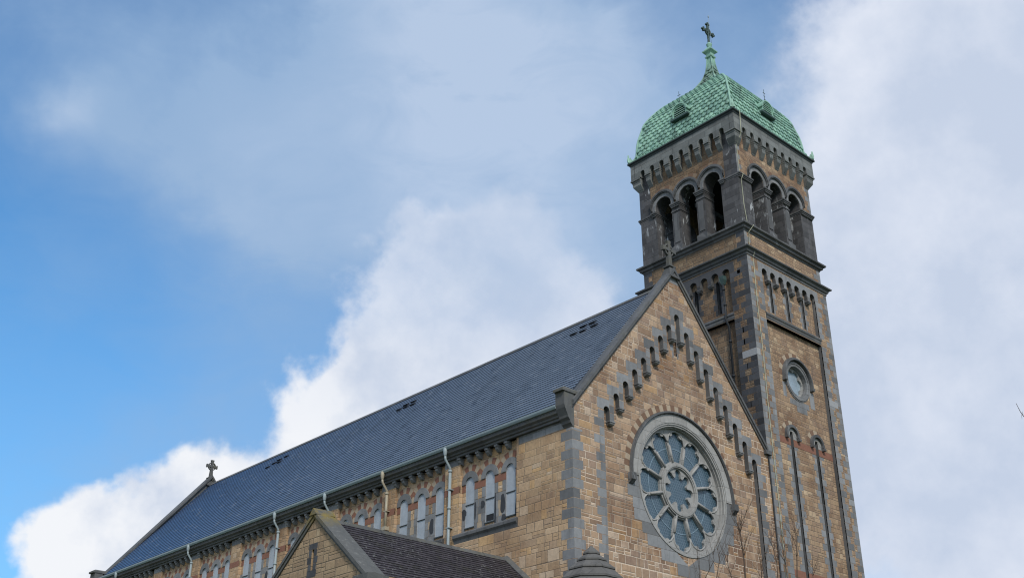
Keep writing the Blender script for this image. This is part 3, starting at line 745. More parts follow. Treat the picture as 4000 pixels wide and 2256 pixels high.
# ---- stone crosses on the gables
def celtic_cross(name, cx, cy, z0, h, mat, label):
    F = Frame((cx, cy, 0), (1, 0, 0), (0, -1, 0)); c = MB(); s = h / 1.35; t = .085 * s
    # saddle stone, neck collar
    c.prism([F(-.34 * s, z0 - .55, -.30), F(.34 * s, z0 - .55, -.30), F(.14 * s, z0, -.14), F(-.14 * s, z0, -.14)], [F(-.34 * s, z0 - .55, .30), F(.34 * s, z0 - .55, .30), F(.14 * s, z0, .14), F(-.14 * s, z0, .14)])
    c.box(F, -.21 * s, .21 * s, z0, z0 + .07 * s, -.20, .20)
    cz = z0 + .86 * s
    sh = [(-.115, z0 + .07 * s), (.115, z0 + .07 * s), (.075, cz - .14 * s), (.13, cz - .075 * s)]
    A = .40; e = .12; i = .075
    pts = [(-.12, z0 + .07 * s), (.12, z0 + .07 * s), (i * s, cz - .13 * s), (i * s, cz - i * s), (.30 * s, cz - .085 * s), (A * s, cz - e * s), (A * s, cz + e * s), (.30 * s, cz + .085 * s), (i * s, cz + i * s),
           (.085 * s, cz + .32 * s), (e * s, cz + .44 * s), (-e * s, cz + .44 * s), (-.085 * s, cz + .32 * s), (-i * s, cz + i * s), (-.30 * s, cz + .085 * s), (-A * s, cz + e * s), (-A * s, cz - e * s), (-.30 * s, cz - .085 * s), (-i * s, cz - i * s), (-i * s, cz - .13 * s)]
    c.plate(F, pts, -t, t)
    c.ring(F, 0, cz, .215 * s, .285 * s, 0, 2 * PI, -t * .7, t * .7, 28)
    return c.build(name, mat, church, label, bevel=0.01)
celtic_cross('gable_cross', XC, 0.15, 23.86, 1.38, 'mossy', 'mossy ringed stone cross on the front gable')
celtic_cross('gable_cross', XC, 39.3, 23.62, 1.30, 'mossy', 'ringed stone cross on the far gable')

# ---- nave side wall with recessed bays
BAY0, BAYP, NB = 2.9, 4.15, 9
wall = MB()
holes = []
for k in range(NB):
    y0 = BAY0 + BAYP * k; holes.append([(y0, 12.42), (y0 + 3.25, 12.42), (y0 + 3.25, 15.52), (y0, 15.52)])
wall.box(FN, 0.006, 39.09, 0, 12.42, -.149, 0); wall.box(FN, 0.006, 39.09, 15.52, 15.9, -.149, 0)
pe = [0.006] + [v for k in range(NB) for v in (BAY0 + BAYP * k, BAY0 + 3.25 + BAYP * k)] + [39.09]
for i in range(0, len(pe), 2):
    if pe[i] < 39.09: wall.box(FN, pe[i], min(pe[i + 1], 39.09), 12.42, 15.52, -.149, 0)
for k in range(NB):
    y0 = BAY0 + BAYP * k - .2; y1 = min(y0 + 3.65, 39.08)
    for j in range(3):
        ya = y0 + (y1 - y0) * j / 3; yb = y0 + (y1 - y0) * (j + 1) / 3; cw = BAY0 + BAYP * k + 1.625 + (-1.16, 0, 1.16)[j]
        if cw + .3 < yb: wall.plate(FN, [(ya, 12.3), (yb, 12.3), (yb, 15.6), (ya, 15.6)], -0.65, -0.15, [arch_hole(cw, 12.68, 14.42, 0.26, 10)])
        else: wall.box(FN, ya, yb, 12.3, 15.6, -.65, -.15)
nw = wall.build('nave_wall', 'nave_stone', church, 'warm brown sandstone side wall of the nave')
rw = MB(); rw.box(Frame((11.7, 0, 0), (0, 1, 0), (1, 0, 0)), 6.4, 39.6, 0, 15.9, 0, .6); rw.build('nave_wall', 'nave_stone', church, 'hidden far side wall')
# bay dressings (one mesh per bay, copied)
FP = Frame((0.15, 0, 0), (0, 1, 0), (-1, 0, 0))
def bay_dressing(k, seed):
    random.seed(seed); b = MB(); y0 = BAY0 + BAYP * k; c = y0 + 1.625
    cs = [c - 1.16, c, c + 1.16]
    for cy in cs:
        b.ring(FP, cy, 14.42, .25, .49, -0.0, PI, -0.12, 0.045, 20, 0)
        for i in range(9):
            a0 = PI * i / 9; a1 = PI * (i + 1) / 9 - .03
            mi = 1 if i % 2 == 1 else 2
            am = (a0 + a1) / 2
            if abs(.6 * math.cos(am)) > .555: mi = 1 if False else 2
            b.ring(FP, cy, 14.42, .50, .75, a0, a1, -0.05, 0.008 if mi == 1 else 0.006, 3, mi, clip=.572)
    # red band between the openings
    edges = [y0 + .004] + [q for cy in cs for q in (cy - .262, cy + .262)] + [y0 + 3.246]
    for i in range(0, 8, 2):
        if edges[i + 1] - edges[i] > .05: b.box(FP, edges[i], edges[i + 1], 14.13, 14.40, -0.05, 0.012 , 1)
    # grey piers between windows, with odd cream blocks
    for i in range(0, 8, 2):
        a, e = edges[i], edges[i + 1]; z = 12.52; r = 0
        while z < 13.6:
            h = .30; wdt = e - a
            if wdt > .5:
                s1 = a + wdt * (.36 if r % 2 else .30) ; s2 = a + wdt * (.62 if r % 2 else .70)
                b.box(FP, a, s1 - .006, z, z + h - .010, -.05, .006, 0); b.box(FP, s2 + .006, e, z, z + h - .010, -.05, .006, 0)
                b.box(FP, s1 + .006, s2 - .006, z, z + h - .010, -.05, .004, 2 if random.random() < .42 else 0)
            else: b.box(FP, a, e, z, z + h - .010, -.05, .006, 0 if random.random() < .85 else 2)
            z += h; r += 1
        if e - a > .5:
            for (s, t_) in ((a, a + .20), (e - .20, e)): b.box(FP, s, t_, 13.73, 14.12, -.05, .006, 0)
    # corner window reveals stones
    return b.build_split('window_arcade', ['grey_isl', 'red', 'cream'], church)
d0 = bay_dressing(0, 3); d1 = bay_dressing(1, 11); d2 = bay_dressing(2, 23)
for k in range(3, NB):
    for s in (d0, d1, d2)[k % 3]: copy_part(s, (0, BAYP * (k - k % 3), 0))
random.seed(5)
# sills
si = MB()
si.profile_run(FN, BAY0 - .06, BAY0 + 3.5, [(-.15, 12.56), (-.05, 12.56), (.10, 12.46), (.10, 12.36), (.03, 12.28), (0.0, 12.16), (-.15, 12.16)])
sp = si.build('bay_sill', 'dark_trim', church)
for k in range(1, NB): copy_part(sp, (0, BAYP * k, 0))
# windows: frame + pane
def window(cy, hopper=False):
    f = MB(); Fw_ = Frame((0.20, 0, 0), (0, 1, 0), (-1, 0, 0))
    op = arch_hole(cy, 12.70, 14.40, 0.252, 10); inn = arch_hole(cy, 12.735, 14.40, 0.23, 10)
    f.plate(Fw_, op, -0.02, 0.05, [inn])
    f.box(Fw_, cy - .25, cy + .25, 13.58, 13.61, .0, .062, 1)
    f.box(Fw_, cy - .27, cy + .27, 12.66, 12.71, .0, .09, 1)
    wobj = f.build('window', ['pane', 'iron'], church)
    g_ = MB()
    if hopper:
        g_.plate(Fw_, [(cy - .22, 13.02)] + [(cy + .22, 13.02)] + arc(cy, 14.40, .235, 0, PI, 10), 0.0, 0.03)
        g_.prism([Fw_(cy - .21, 13.0, 0), Fw_(cy - .21, 13.0, .03), Fw_(cy - .21, 12.76, .14), Fw_(cy - .21, 12.75, .12)], [Fw_(cy + .21, 13.0, 0), Fw_(cy + .21, 13.0, .03), Fw_(cy + .21, 12.76, .14), Fw_(cy + .21, 12.75, .12)], 1)
    else: g_.plate(Fw_, arch_hole(cy, 12.72, 14.40, 0.235, 10), 0.0, 0.03)
    g_.build('pane', ['pane', 'void'], wobj)
    return wobj
w0 = window(BAY0 + 1.625)
for k in range(NB):
    for dy in (-1.16, 0, 1.16):
        if (k, dy) in ((0, 0),): continue
        c = w0.copy(); COL.objects.link(c); c.location = Vector(w0.location) + Vector((0, BAYP * k + dy, 0))
        for ch in [q for q in list(D.objects) if q.parent == w0]:
            q = ch.copy(); COL.objects.link(q); q.parent = c
w0['label'] = 'middle window with its lower pane tilted open'
for ch in [q for q in list(D.objects) if q.parent == w0]: D.objects.remove(ch)
_t = MB(); Fw_ = Frame((0.20, 0, 0), (0, 1, 0), (-1, 0, 0)); cy = BAY0 + 1.625
_t.plate(Fw_, [(cy - .235, 13.00), (cy + .235, 13.00)] + arc(cy, 14.40, .235, 0, PI, 10), 0.0, 0.03)
_t.build('pane', 'pane', w0)
_t = MB(); _t.box(Fw_, cy - .235, cy + .235, 12.74, 13.0, -.12, .02); _t.build('open_hopper', 'void', w0)
bk = MB(); bk.box(FN, 2.5, 39.4, 12.2, 15.2, -.66, -.60); bk.build_split('window_backing', 'void', church)
# dark render patches beside the near windows
pt = MB()
def blob_poly(cu, cz, ru, rz, n=14): return [(cu + ru * (1 + .18 * math.sin(3 * t + cu)) * math.cos(t), cz + rz * (1 + .15 * math.cos(2 * t)) * math.sin(t)) for t in [2 * PI * i / n for i in range(n)]]
for (cu, cz, ru, rz) in ((3.80, 13.25, .13, .42), (4.93, 13.45, .11, .17), (4.22, 13.1, .05, .75), (5.36, 13.3, .05, .4), (6.02, 13.25, .11, .26), (7.98, 13.2, .13, .36), (3.02, 12.95, .10, .42), (3.75, 12.72, .12, .14), (20.3, 13.2, .12, .35), (22.6, 13.1, .12, .3)):
    pt.plate(FP, blob_poly(cu, cz, ru, rz), -.02, .012)
pt.build_split('cement_patch', 'patch', church)

# eaves corbels, cornice, frieze, gutter
ec = MB(); cy = BAY0 + .50
ec.box(FN, cy - .085, cy + .085, 15.42, 15.50, -.15, .12)
ec.prism([FN(cy - .075, 15.42, -.15), FN(cy - .075, 15.42, .08), FN(cy - .075, 15.33, .06), FN(cy - .075, 15.24, -.04), FN(cy - .075, 15.22, -.15)],
         [FN(cy + .075, 15.42, -.15), FN(cy + .075, 15.42, .08), FN(cy + .075, 15.33, .06), FN(cy + .075, 15.24, -.04), FN(cy + .075, 15.22, -.15)])
ecp = ec.build('eaves_corbel', 'grey', church)
for k in range(NB):
    for i in range(6):
        if k == 0 and i == 0: continue
        copy_part(ecp, (0, BAYP * k + i * .55, 0))
fr = MB()
fr.box(FN, .42, BAY0 - .12, 15.22, 15.515, -.05, .006)
for k in range(NB): 
    a = BAY0 + 3.25 + BAYP * k; fr.box(FN, a - .02, min(a + .92, 38.95), 15.25, 15.515, -.05, .006)
fr.build_split('frieze', 'grey', church)
rbd = MB(); rbd.box(FN, BAY0 + 3.25, BAY0 + 4.15, 14.13, 14.40, -.05, .006); rp_ = rbd.build('brick_band', 'red', church)
for k in range(1, NB - 1): copy_part(rp_, (0, BAYP * k, 0))
co = MB()
co.profile_run(FN, .42, 38.95, [(-.4, 15.52), (.13, 15.52), (.14, 15.60), (.20, 15.62), (.22, 15.68), (.32, 15.74), (.34, 15.82), (.34, 15.86), (-.4, 15.86)])
co.build('cornice', 'coping', church, 'moulded stone eaves cornice')
gt = MB()
gt.profile_run(FN, .42, 38.95, [(.24, 15.87), (.30, 15.83 + .04), (.40, 15.88), (.44, 15.95), (.45, 16.01), (.43, 16.01), (.40, 15.94), (.30, 15.90), (.24, 15.91)])
gt.box(FN, .42, 38.95, 15.862, 15.99, .05, .25)
gt.build('gutter', 'gutter', church, 'pale painted eaves gutter')
# downpipes
def downpipe(y, z0, label, mat):
    p = MB(); x = -.40
    p.lathe((x, y, 0), [(.02, 16.04), (.05, 15.97), (.055, 15.95), (.085, 15.92), (.085, 15.78), (.06, 15.66), (.05, 15.62)][::-1], 10)
    p.tube([(x, y, 15.64), (x + .02, y, 15.50), (-.14, y, 15.20), (-.12, y, 15.05)], .047, 10)
    p.tube([(-.12, y, 15.08), (-.12, y, z0)], .058, 10)
    for z in (15.02, 13.55, 12.0):
        if z > z0: p.tube([(-.12, y, z), (-.12, y, z + .09)], .078, 10)
    for z in (14.3, 12.8, 11.2):
        if z > z0: p.box(FN, y - .10, y + .10, z, z + .035, .0, .185)
    if mat == 'beige':
        p.box(FN, y - .12, y + .12, z0 - .1, z0 + .05, .0, .22)
    return p.build('downpipe', mat, church, label)
downpipe(6.60, 9.0, 'pale downpipe nearest the gable', 'whitepipe')
downpipe(10.72, 13.62, 'short beige downpipe with a clogged outlet', 'beige')
downpipe(15.0, 9.0, None, 'whitepipe')
downpipe(19.15, 9.0, 'pale downpipe behind the chapel gable', 'whitepipe')
downpipe(27.5, 9.0, 'pale downpipe far along the nave', 'whitepipe')
downpipe(36.0, 9.0, 'pale downpipe near the far end', 'whitepipe')
# corner quoins on the nave side
q = MB(); quoins(q, FN, 0.0, 1, 6.0, 15.2, 0.35, 0.62, 0.36, start=0, jit=.06); q.build_split('corner_quoin', 'grey_isl', church, bevel=0.006)
q = MB(); quoins(q, FN, 39.6, -1, 6.0, 15.2, 0.35, 0.95, 0.55); q.build_split('corner_quoin', 'grey_isl', church)

# ---- nave roof: overlapping courses
ROWS = 40; RLEFT = -0.33
zl = RID - RSL * (XC - RLEFT); HROW = (RID - zl) / ROWS
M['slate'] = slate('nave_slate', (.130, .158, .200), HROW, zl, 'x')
rf = MB(); th = .022
for sgn in (1, -1):
    ny_ = 26
    for i in range(ROWS):
        z0 = zl + HROW * i; z1 = z0 + HROW * 1.03
        x0 = XC - sgn * (RID - z0) / RSL; x1 = XC - sgn * (RID - z1) / RSL if z1 < RID else XC
        nx_, nz_ = -sgn * .746 * th, .666 * th
        ya, yb = .40, 39.05
        rf.add([(x0 + nx_, ya, z0 + nz_), (x0 + nx_, yb, z0 + nz_), (x1, yb, min(z1, RID)), (x1, ya, min(z1, RID)),
                (x0, ya, z0), (x0, yb, z0)], [(0, 1, 2, 3), (4, 5, 1, 0)])
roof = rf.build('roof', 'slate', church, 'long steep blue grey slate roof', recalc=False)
rt = MB(); rt.prism([(XC - .16, .42, RID - .13), (XC, .42, RID + .07), (XC + .16, .42, RID - .13)], [(XC - .16, 39.0, RID - .13), (XC, 39.0, RID + .07), (XC + .16, 39.0, RID - .13)])
rt.build('ridge_tile', 'coping', church)
rb = MB(); rb.add([(RLEFT, .42, zl - .03), (RLEFT, 39.05, zl - .03), (XC, 39.05, RID - .05), (XC, .42, RID - .05)], [(0, 1, 2, 3)]); rb.build('roof_underlay', 'void', church, recalc=False)
fl = MB()   # lead flashing against the coping
fl.prism([(XC, .42, RID + .055), (XC, .60, RID + .05), (XC, .60, RID), (XC, .42, RID)], [(RLEFT, .42, zl + .055), (RLEFT, .60, zl + .05), (RLEFT, .60, zl), (RLEFT, .42, zl)])
fl.build('flashing', 'lead', church)
# slate vents near the ridge
def on_roof(x, y, dx, dy, h):
    z = RID - RSL * (XC - x)
    F = [(x, y), (x, y + dy)]
    v = MB(); n = Vector((-.746, 0, .666)); d = Vector((.666, 0, .746))
    base = Vector((x, y, z)); e = Vector((0, 1, 0))
    a = [base - d * dx / 2 + n * .02, base - d * dx / 2 + n * h, base + d * dx / 2 + n * .03, base + d * dx / 2 + n * .02]
    v.prism(a, [p + e * dy for p in a]); return v
ventm = plain('black_roof_vent', (.012, .014, .02), 0.7); M['vent'] = ventm
VP = [(5.41, 4.92), (5.77, 4.66), (5.36, 4.31), (5.73, 4.07), (5.39, 3.66), (5.29, 30.03), (5.45, 29.6), (5.6, 29.3), (5.35, 28.9), (5.69, 28.7),
      (5.40, 17.5), (5.60, 17.2), (5.38, 16.9), (5.62, 16.6), (5.35, 16.3)]
for x, y in VP: on_roof(x - .15, y - .2, .20, .34, .09).build('roof_vent', 'vent', church)

# ================================================================ TOWER
TX, TY, TH = 15.07, 3.23, 3.23        # centre and half width of shaft
BH = 3.12                              # belfry half width
def tframes(h): return [Frame((TX, TY - h, 0), (1, 0, 0), (0, -1, 0)), Frame((TX - h, TY, 0), (0, -1, 0), (-1, 0, 0)),
                        Frame((TX, TY + h, 0), (-1, 0, 0), (0, 1, 0)), Frame((TX + h, TY, 0), (0, 1, 0), (1, 0, 0))]
TF = tframes(TH)
PH = 2.2
AC = [-1.95 + .65 * i for i in range(7)]; AR = .215; AT = 26.30
up = []
for i, c in enumerate(AC):
    up += arc(c, AT - AR, AR, PI, 0, 8)
    if i < 6: up += [(c + AR, 25.80), (AC[i + 1] - AR, 25.80)]
up = [(-PH + .035, 24.02)] + up + [(PH - .035, 24.02)]
names = ['front', 'left', 'back', 'right']
for fi, F in enumerate(TF):
    t = MB(); edge = TH if fi % 2 == 0 else TH - .20
    t.plate(F, [(-edge, 0), (edge, 0), (edge, 26.75), (-edge, 26.75)], -.199, 0.0, [up, [(-PH, 3.0), (PH, 3.0), (PH, 23.62), (-PH, 23.62)]], 0, 1)
    bh = [arch_hole(c, 24.25, 25.86, .10, 8) for c in (AC[1], AC[3], AC[5])]
    if fi in (0, 2):
        bh += [circle(0, 21.18, .78, 40), arch_hole(-.97, 6.0, 18.42, .115, 8), arch_hole(.97, 6.0, 18.42, .115, 8)]
    e2 = edge - (.2 if fi % 2 == 0 else 0)
    t.plate(F, [(-e2, 0), (e2, 0), (e2, 26.75), (-e2, 26.75)], -.60, -.20, bh, 0, 1)
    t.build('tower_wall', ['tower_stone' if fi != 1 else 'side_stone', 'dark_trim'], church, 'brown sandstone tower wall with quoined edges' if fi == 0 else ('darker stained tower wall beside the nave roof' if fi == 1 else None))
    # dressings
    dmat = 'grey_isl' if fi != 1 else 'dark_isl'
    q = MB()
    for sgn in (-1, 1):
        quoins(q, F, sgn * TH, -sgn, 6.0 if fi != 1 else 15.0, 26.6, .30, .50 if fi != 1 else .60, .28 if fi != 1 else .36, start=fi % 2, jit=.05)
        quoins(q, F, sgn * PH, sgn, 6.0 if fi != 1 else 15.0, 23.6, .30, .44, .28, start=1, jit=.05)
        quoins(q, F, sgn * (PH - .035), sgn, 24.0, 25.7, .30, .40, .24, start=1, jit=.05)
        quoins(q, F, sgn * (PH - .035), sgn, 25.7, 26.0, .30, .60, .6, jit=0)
    # band over the arcade
    poly = [(-PH - .25, 26.0)] + [p for i, c in enumerate(AC) for p in ([(c - AR, 26.0)] + arc(c, AT - AR, AR, PI, 0, 8)[1:-1] + [(c + AR, 26.0)])] + [(PH + .25, 26.0), (PH + .25, 26.55), (-PH - .25, 26.55)]
    poly2 = []
    for p in poly:
        if p[1] < 26.0: continue
        poly2.append(p)
    q.plate(F, poly2, -.05, .005)
    for i in range(6):
        lu = (AC[i] + AC[i + 1]) / 2; q.box(F, lu - .65 / 2 + AR + .003, lu + .65 / 2 - AR - .003, 25.80, 25.99, -.19, .005)
    FB2 = Frame(F.o - F.n * .2, F.u, F.n)
    for c in (AC[1], AC[3], AC[5]):
        for sgn in (-1, 1): quoins(q, FB2, c + sgn * .10, sgn, 24.22, 25.95, .29, .26, .13, jit=.02)
    if fi in (0, 2):
        for c in (-.97, .97):
            for sgn in (-1, 1): quoins(q, FB2, c + sgn * .115, sgn, 6.0, 17.85, .30, .34, .19, jit=.03)
    q.build_split('tower_quoin', dmat, church, bevel=0.005)
    # slits
    s_ = MB()
    for c in (AC[1], AC[3], AC[5]): s_.box(F, c - .2, c + .2, 24.1, 26.1, -.58, -.42)
    if fi in (0, 2):
        for c in (-.97, .97): s_.box(F, c - .2, c + .2, 5.9, 18.7, -.58, -.42)
    s_.build_split('slit_window', 'void', church)
    # sill string between panels
    s_ = MB()
    s_.profile_run(F, -PH - .02, PH + .02, [(-.19, 24.06), (-.10, 24.06), (.05, 23.96), (.06, 23.86), (.02, 23.80), (.02, 23.72), (-.01, 23.62), (-.19, 23.62)])
    s_.build('panel_sill', 'coping', church)
# arcade corbels (front and left faces)
for fi in (0, 1):
    F = TF[fi]; lu = (AC[0] + AC[1]) / 2
    pr = leg_corbel(F, lu, 25.80, .65 / 2 - AR + .03, .18).build('arcade_corbel', 'dark_trim', church)
    for i in range(1, 6): copy_part(pr, tuple(F.u * (.65 * i)))
F = TF[0]; FB2 = Frame(F.o - F.n * .2, F.u, F.n)
# red bands
q = MB()
for a, b in ((-PH + .01, -.97 - .12), (-.97 + .12, .97 - .12), (.97 + .12, PH - .01)):
    q.box(FB2, a, b, 17.86, 18.17, -.05, .012); q.box(FB2, a, b, 12.0, 12.3, -.05, .012)
q.build_split('brick_band', 'red', church, 'red brick bands across the tower')
# oculus
o_ = MB(); o_.ring(FB2, 0, 21.18, .74, .98, 0, 2 * PI, -.12, .03, 48); o_.ring(FB2, 0, 21.18, .72, .80, 0, 2 * PI, -.25, -.06, 48)
o_.ring(FB2, 0, 21.18, .86, .93, 0, 2 * PI, .02, .06, 48)
for i in range(10):
    pass
ocs = o_.build('oculus_surround', 'grey', church, 'round grey window surround on the tower')
lob = []
for k in range(6):
    a = 2 * PI * k / 6 + PI / 6
    for t in [R(-80 + 40 * i) for i in range(5)]:
        lob.append((.40 * math.sin(a) + .26 * math.sin(a + t), 21.18 + .40 * math.cos(a) + .26 * math.cos(a + t)))
o2 = MB(); o2.plate(FB2, circle(0, 21.18, .755, 40), -.26, -.18, [lob]); o2.build('oculus_tracery', 'tracery', ocs)
o3 = MB(); o3.plate(FB2, circle(0, 21.18, .75, 32), -.30, -.27); o3.build('oculus_glass', 'oculus_glass', ocs)
h_ = MB()
h_.ring(FB2, 0, 21.18, 1.0, 1.14, -.08, PI + .08, -.05, .14, 32)
h_.ring(FB2, 0, 21.18, 1.02, 1.10, -.08, PI + .08, .12, .18, 32)
for sgn in (-1, 1): h_.box(FB2, sgn * 1.07 - .09, sgn * 1.07 + .09, 20.96, 21.10, -.05, .19)
for c in (-.97, .97):
    h_.ring(FB2, c, 18.32, .37, .50, -.12, PI + .12, -.05, .13, 20)
    for sgn in (-1, 1): h_.box(FB2, c + sgn * .445 - .08, c + sgn * .445 + .08, 18.14, 18.25, -.05, .17)
h_.build_split('hood_mould', 'dark_trim', church)
h_ = MB()
for c in (-.97, .97):
    h_.ring(FB2, c, 18.32, .22, .365, 0, PI, -.04, .02, 16); 
    poly = [(c - .36, 18.18), (c - .116, 18.18), (c - .116, 18.42)] + arc(c, 18.42, .116, PI, 0, 6)[1:-1] + [(c + .116, 18.42), (c + .116, 18.18), (c + .36, 18.18), (c + .36, 18.32)] + arc(c, 18.32, .36, 0, PI, 12)[1:]
    h_.plate(FB2, poly, -.04, .010)
h_.build_split('slit_head', 'tracery', church)
v_ = MB()
for i in range(13):
    a0 = PI * i / 13; v_.ring(FB2, 0, 21.18, 1.145, 1.38, a0, a0 + PI / 13 - .02, -.04, .007, 2, i % 2)
for c in (-.97, .97):
    for i in range(7):
        a0 = PI * i / 7; v_.ring(FB2, c, 18.32, .505, .72, a0, a0 + PI / 7 - .03, -.04, .007, 2, i % 2)
v_.build_split('tower_voussoirs', ['brownv', 'cream'], church)
# pale stones and lower grey blocks under oculus
p_ = MB(); p_.box(TF[0], 2.25, 2.95, 20.55, 20.86, -.03, .009); p_.box(TF[1], 2.45, TH + .009, 21.55, 21.88, -.03, .009); p_.box(TF[0], -TH + .0, -2.98, 21.55, 21.88, -.03, .010)
p_.build_split('pale_stone', 'whitestone', church)
p_ = MB()
p_.box(FB2, -.75, .75, 19.95, 20.22, -.03, .006); p_.box(FB2, -.25, .55, 19.66, 19.94, -.03, .006); p_.box(FB2, .9, 1.25, 20.1, 20.9, -.03, .006); p_.box(FB2, -1.2, -.95, 20.2, 20.9, -.03, .006)
p_.build_split('oculus_block', 'grey_isl', church)

# ---- string courses (upper sits inside, lower is widest)
st = MB()
st.square(TX, TY, [(TH - .3, 26.62), (TH + .03, 26.62), (TH + .04, 26.72), (TH + .10, 26.76), (TH + .13, 26.86), (TH + .24, 26.92), (TH + .25, 26.98), (TH + .20, 27.02), (BH + .01, 27.20), (TH - .3, 27.20)], 0, True)
st.build('string_course', 'coping', church, 'lower moulded string course')
st = MB()
st.square(TX, TY, [(BH - .4, 27.98), (BH + .02, 27.98), (BH + .05, 28.06), (BH + .14, 28.10), (BH + .16, 28.20), (BH + .27, 28.25), (BH + .28, 28.33), (BH + .04, 28.46), (BH - .4, 28.46)], 0, True)
st.build('string_course', 'dark_trim', church, 'upper moulded string course below the belfry')
BFm = tframes(BH)
for fi, F in enumerate(BFm):
    e = BH if fi % 2 == 0 else BH - .5
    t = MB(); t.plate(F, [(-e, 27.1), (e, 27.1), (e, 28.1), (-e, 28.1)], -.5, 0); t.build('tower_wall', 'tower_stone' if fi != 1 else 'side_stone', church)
    q = MB()
    for sgn in (-1, 1): quoins(q, F, sgn * BH, -sgn, 27.18, 28.0, .28, .50, .26, start=fi)
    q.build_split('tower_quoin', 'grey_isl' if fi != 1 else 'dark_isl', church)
# ---- belfry
SPR, OR = 31.38, .52; CS = 1.56
OC = [-CS, 0, CS]
TK = .75
for fi, F in enumerate(BFm):
    side = fi % 2 == 1
    e = BH if not side else BH - TK
    lo = MB()
    # piers below the imposts (dark), one plate with three openings
    def low_poly(z0, z1, x0, x1): return [(x0, z0), (x1, z0), (x1, z1), (x0, z1)]
    segs = [(-e, OC[0] - OR), (OC[0] + OR, OC[1] - OR), (OC[1] + OR, OC[2] - OR), (OC[2] + OR, e)]
    for a, b in segs: lo.plate(F, low_poly(28.40, 31.22, a, b), -TK, 0.0)
    lo.build('belfry_pier', 'dark', church, 'soot darkened piers between the belfry openings' if fi == 0 else None)
    upm = MB()
    poly = [(-e, 31.22)]
    for c in OC: poly += [(c - OR, 31.22)] + arc(c, SPR, OR, PI, 0, 14) + [(c + OR, 31.22)]
    poly += [(e, 31.22), (e, 34.2), (-e, 34.2)]
    upm.plate(F, poly, -TK, 0.0, mi=0, side=1)
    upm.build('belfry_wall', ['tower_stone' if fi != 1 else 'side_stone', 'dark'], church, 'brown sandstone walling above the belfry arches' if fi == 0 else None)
    q = MB()
    for sgn in (-1, 1): quoins(q, F, sgn * BH, -sgn, 31.24, 33.2, .28, .36, .20, start=fi)
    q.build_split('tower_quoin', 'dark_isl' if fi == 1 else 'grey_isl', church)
    ring = MB()
    for c in OC:
        ring.ring(F, c, SPR, OR + .005, OR + .22, 0, PI, -.2, .05, 24, 0, clip=CS / 2 - .004)
        ring.box(F, c - OR - .18, c - OR - .005, 31.24, SPR, -.2, .05, 0); ring.box(F, c + OR + .005, c + OR + .18, 31.24, SPR, -.2, .05, 0)
    ring.build_split('belfry_arch', 'grey', church)
    hdm = MB()
    for c in OC:
        hdm.ring(F, c, SPR, OR + .22, OR + .34, 0, PI, -.05, .12, 24, 0, clip=CS / 2 - .003)
        hdm.ring(F, c, SPR, OR + .27, OR + .38, 0, PI, .10, .16, 24, 0, clip=CS / 2 - .003)
    hdm.build_split('hood_mould', 'dark_trim', church)
    vv = MB()
    for c in OC:
        for i in range(11):
            a0 = PI * i / 11; am = a0 + PI / 22
            if abs((OR + .5) * math.cos(am)) > CS / 2 - .05: continue
            vv.ring(F, c, SPR, OR + .385, OR + .62, a0, a0 + PI / 11 - .02, -.04, .007, 2, i % 2)
    vv.build_split('belfry_voussoirs', ['brownv', 'tan'], church)
    # capitals, impost band and bases: inner piers stand as columns
    for k, (a, b) in enumerate(segs):
        cp = MB(); o = .05
        a_, b_ = (a - o if k > 0 else a - (o if not side else 0), b + o if k < 3 else b + (o if not side else 0))
        if side and k == 0: a_ = a
        cp.box(F, a_, b_, 31.13, 31.21, -TK - .05, .09 + o)
        cp.box(F, a_ + .03, b_ - .03, 31.05, 31.13, -TK - .02, .05 + o)
        cp.box(F, a_ + .055, b_ - .055, 30.98, 31.05, -TK, .07)
        if k in (1, 2):
            cp.box(F, a - .03, b + .03, 30.74, 30.80, -TK, .035)
            cp.prism([F(a - .05, 28.40, .10), F(b + .05, 28.40, .10), F(b + .05, 28.72, .10), F((a + b) / 2, 28.80, .05), F(a - .05, 28.72, .10)], [F(a - .05, 28.40, -TK), F(b + .05, 28.40, -TK), F(b + .05, 28.72, -TK), F((a + b) / 2, 28.80, -TK), F(a - .05, 28.72, -TK)])
            cp.box(F, a + .10, b - .10, 28.95, 30.62, 0, .03)
        cp.build('pier_capital', 'dark_trim', church)
fl = MB(); fl.abox(TX - 2.9, TX + 2.9, TY - 2.9, TY + 2.9, 28.1, 28.38); fl.build('belfry_floor', 'void', church)
fl = MB(); fl.abox(TX - 2.9, TX + 2.9, TY - 2.9, TY + 2.9, 33.0, 33.2); fl.build('belfry_ceiling', 'void', church)
# bell hung in the belfry timberwork
bl = MB(); bl.lathe((TX, TY, 0), [(.02, 30.9), (.16, 30.88), (.24, 30.7), (.28, 30.3), (.36, 29.95), (.50, 29.75), (.52, 29.68), (.47, 29.68)][::-1], 20)
bl.abox(TX - 2.4, TX + 2.4, TY - .12, TY + .12, 30.95, 31.2); bl.build('bell', 'iron', church)

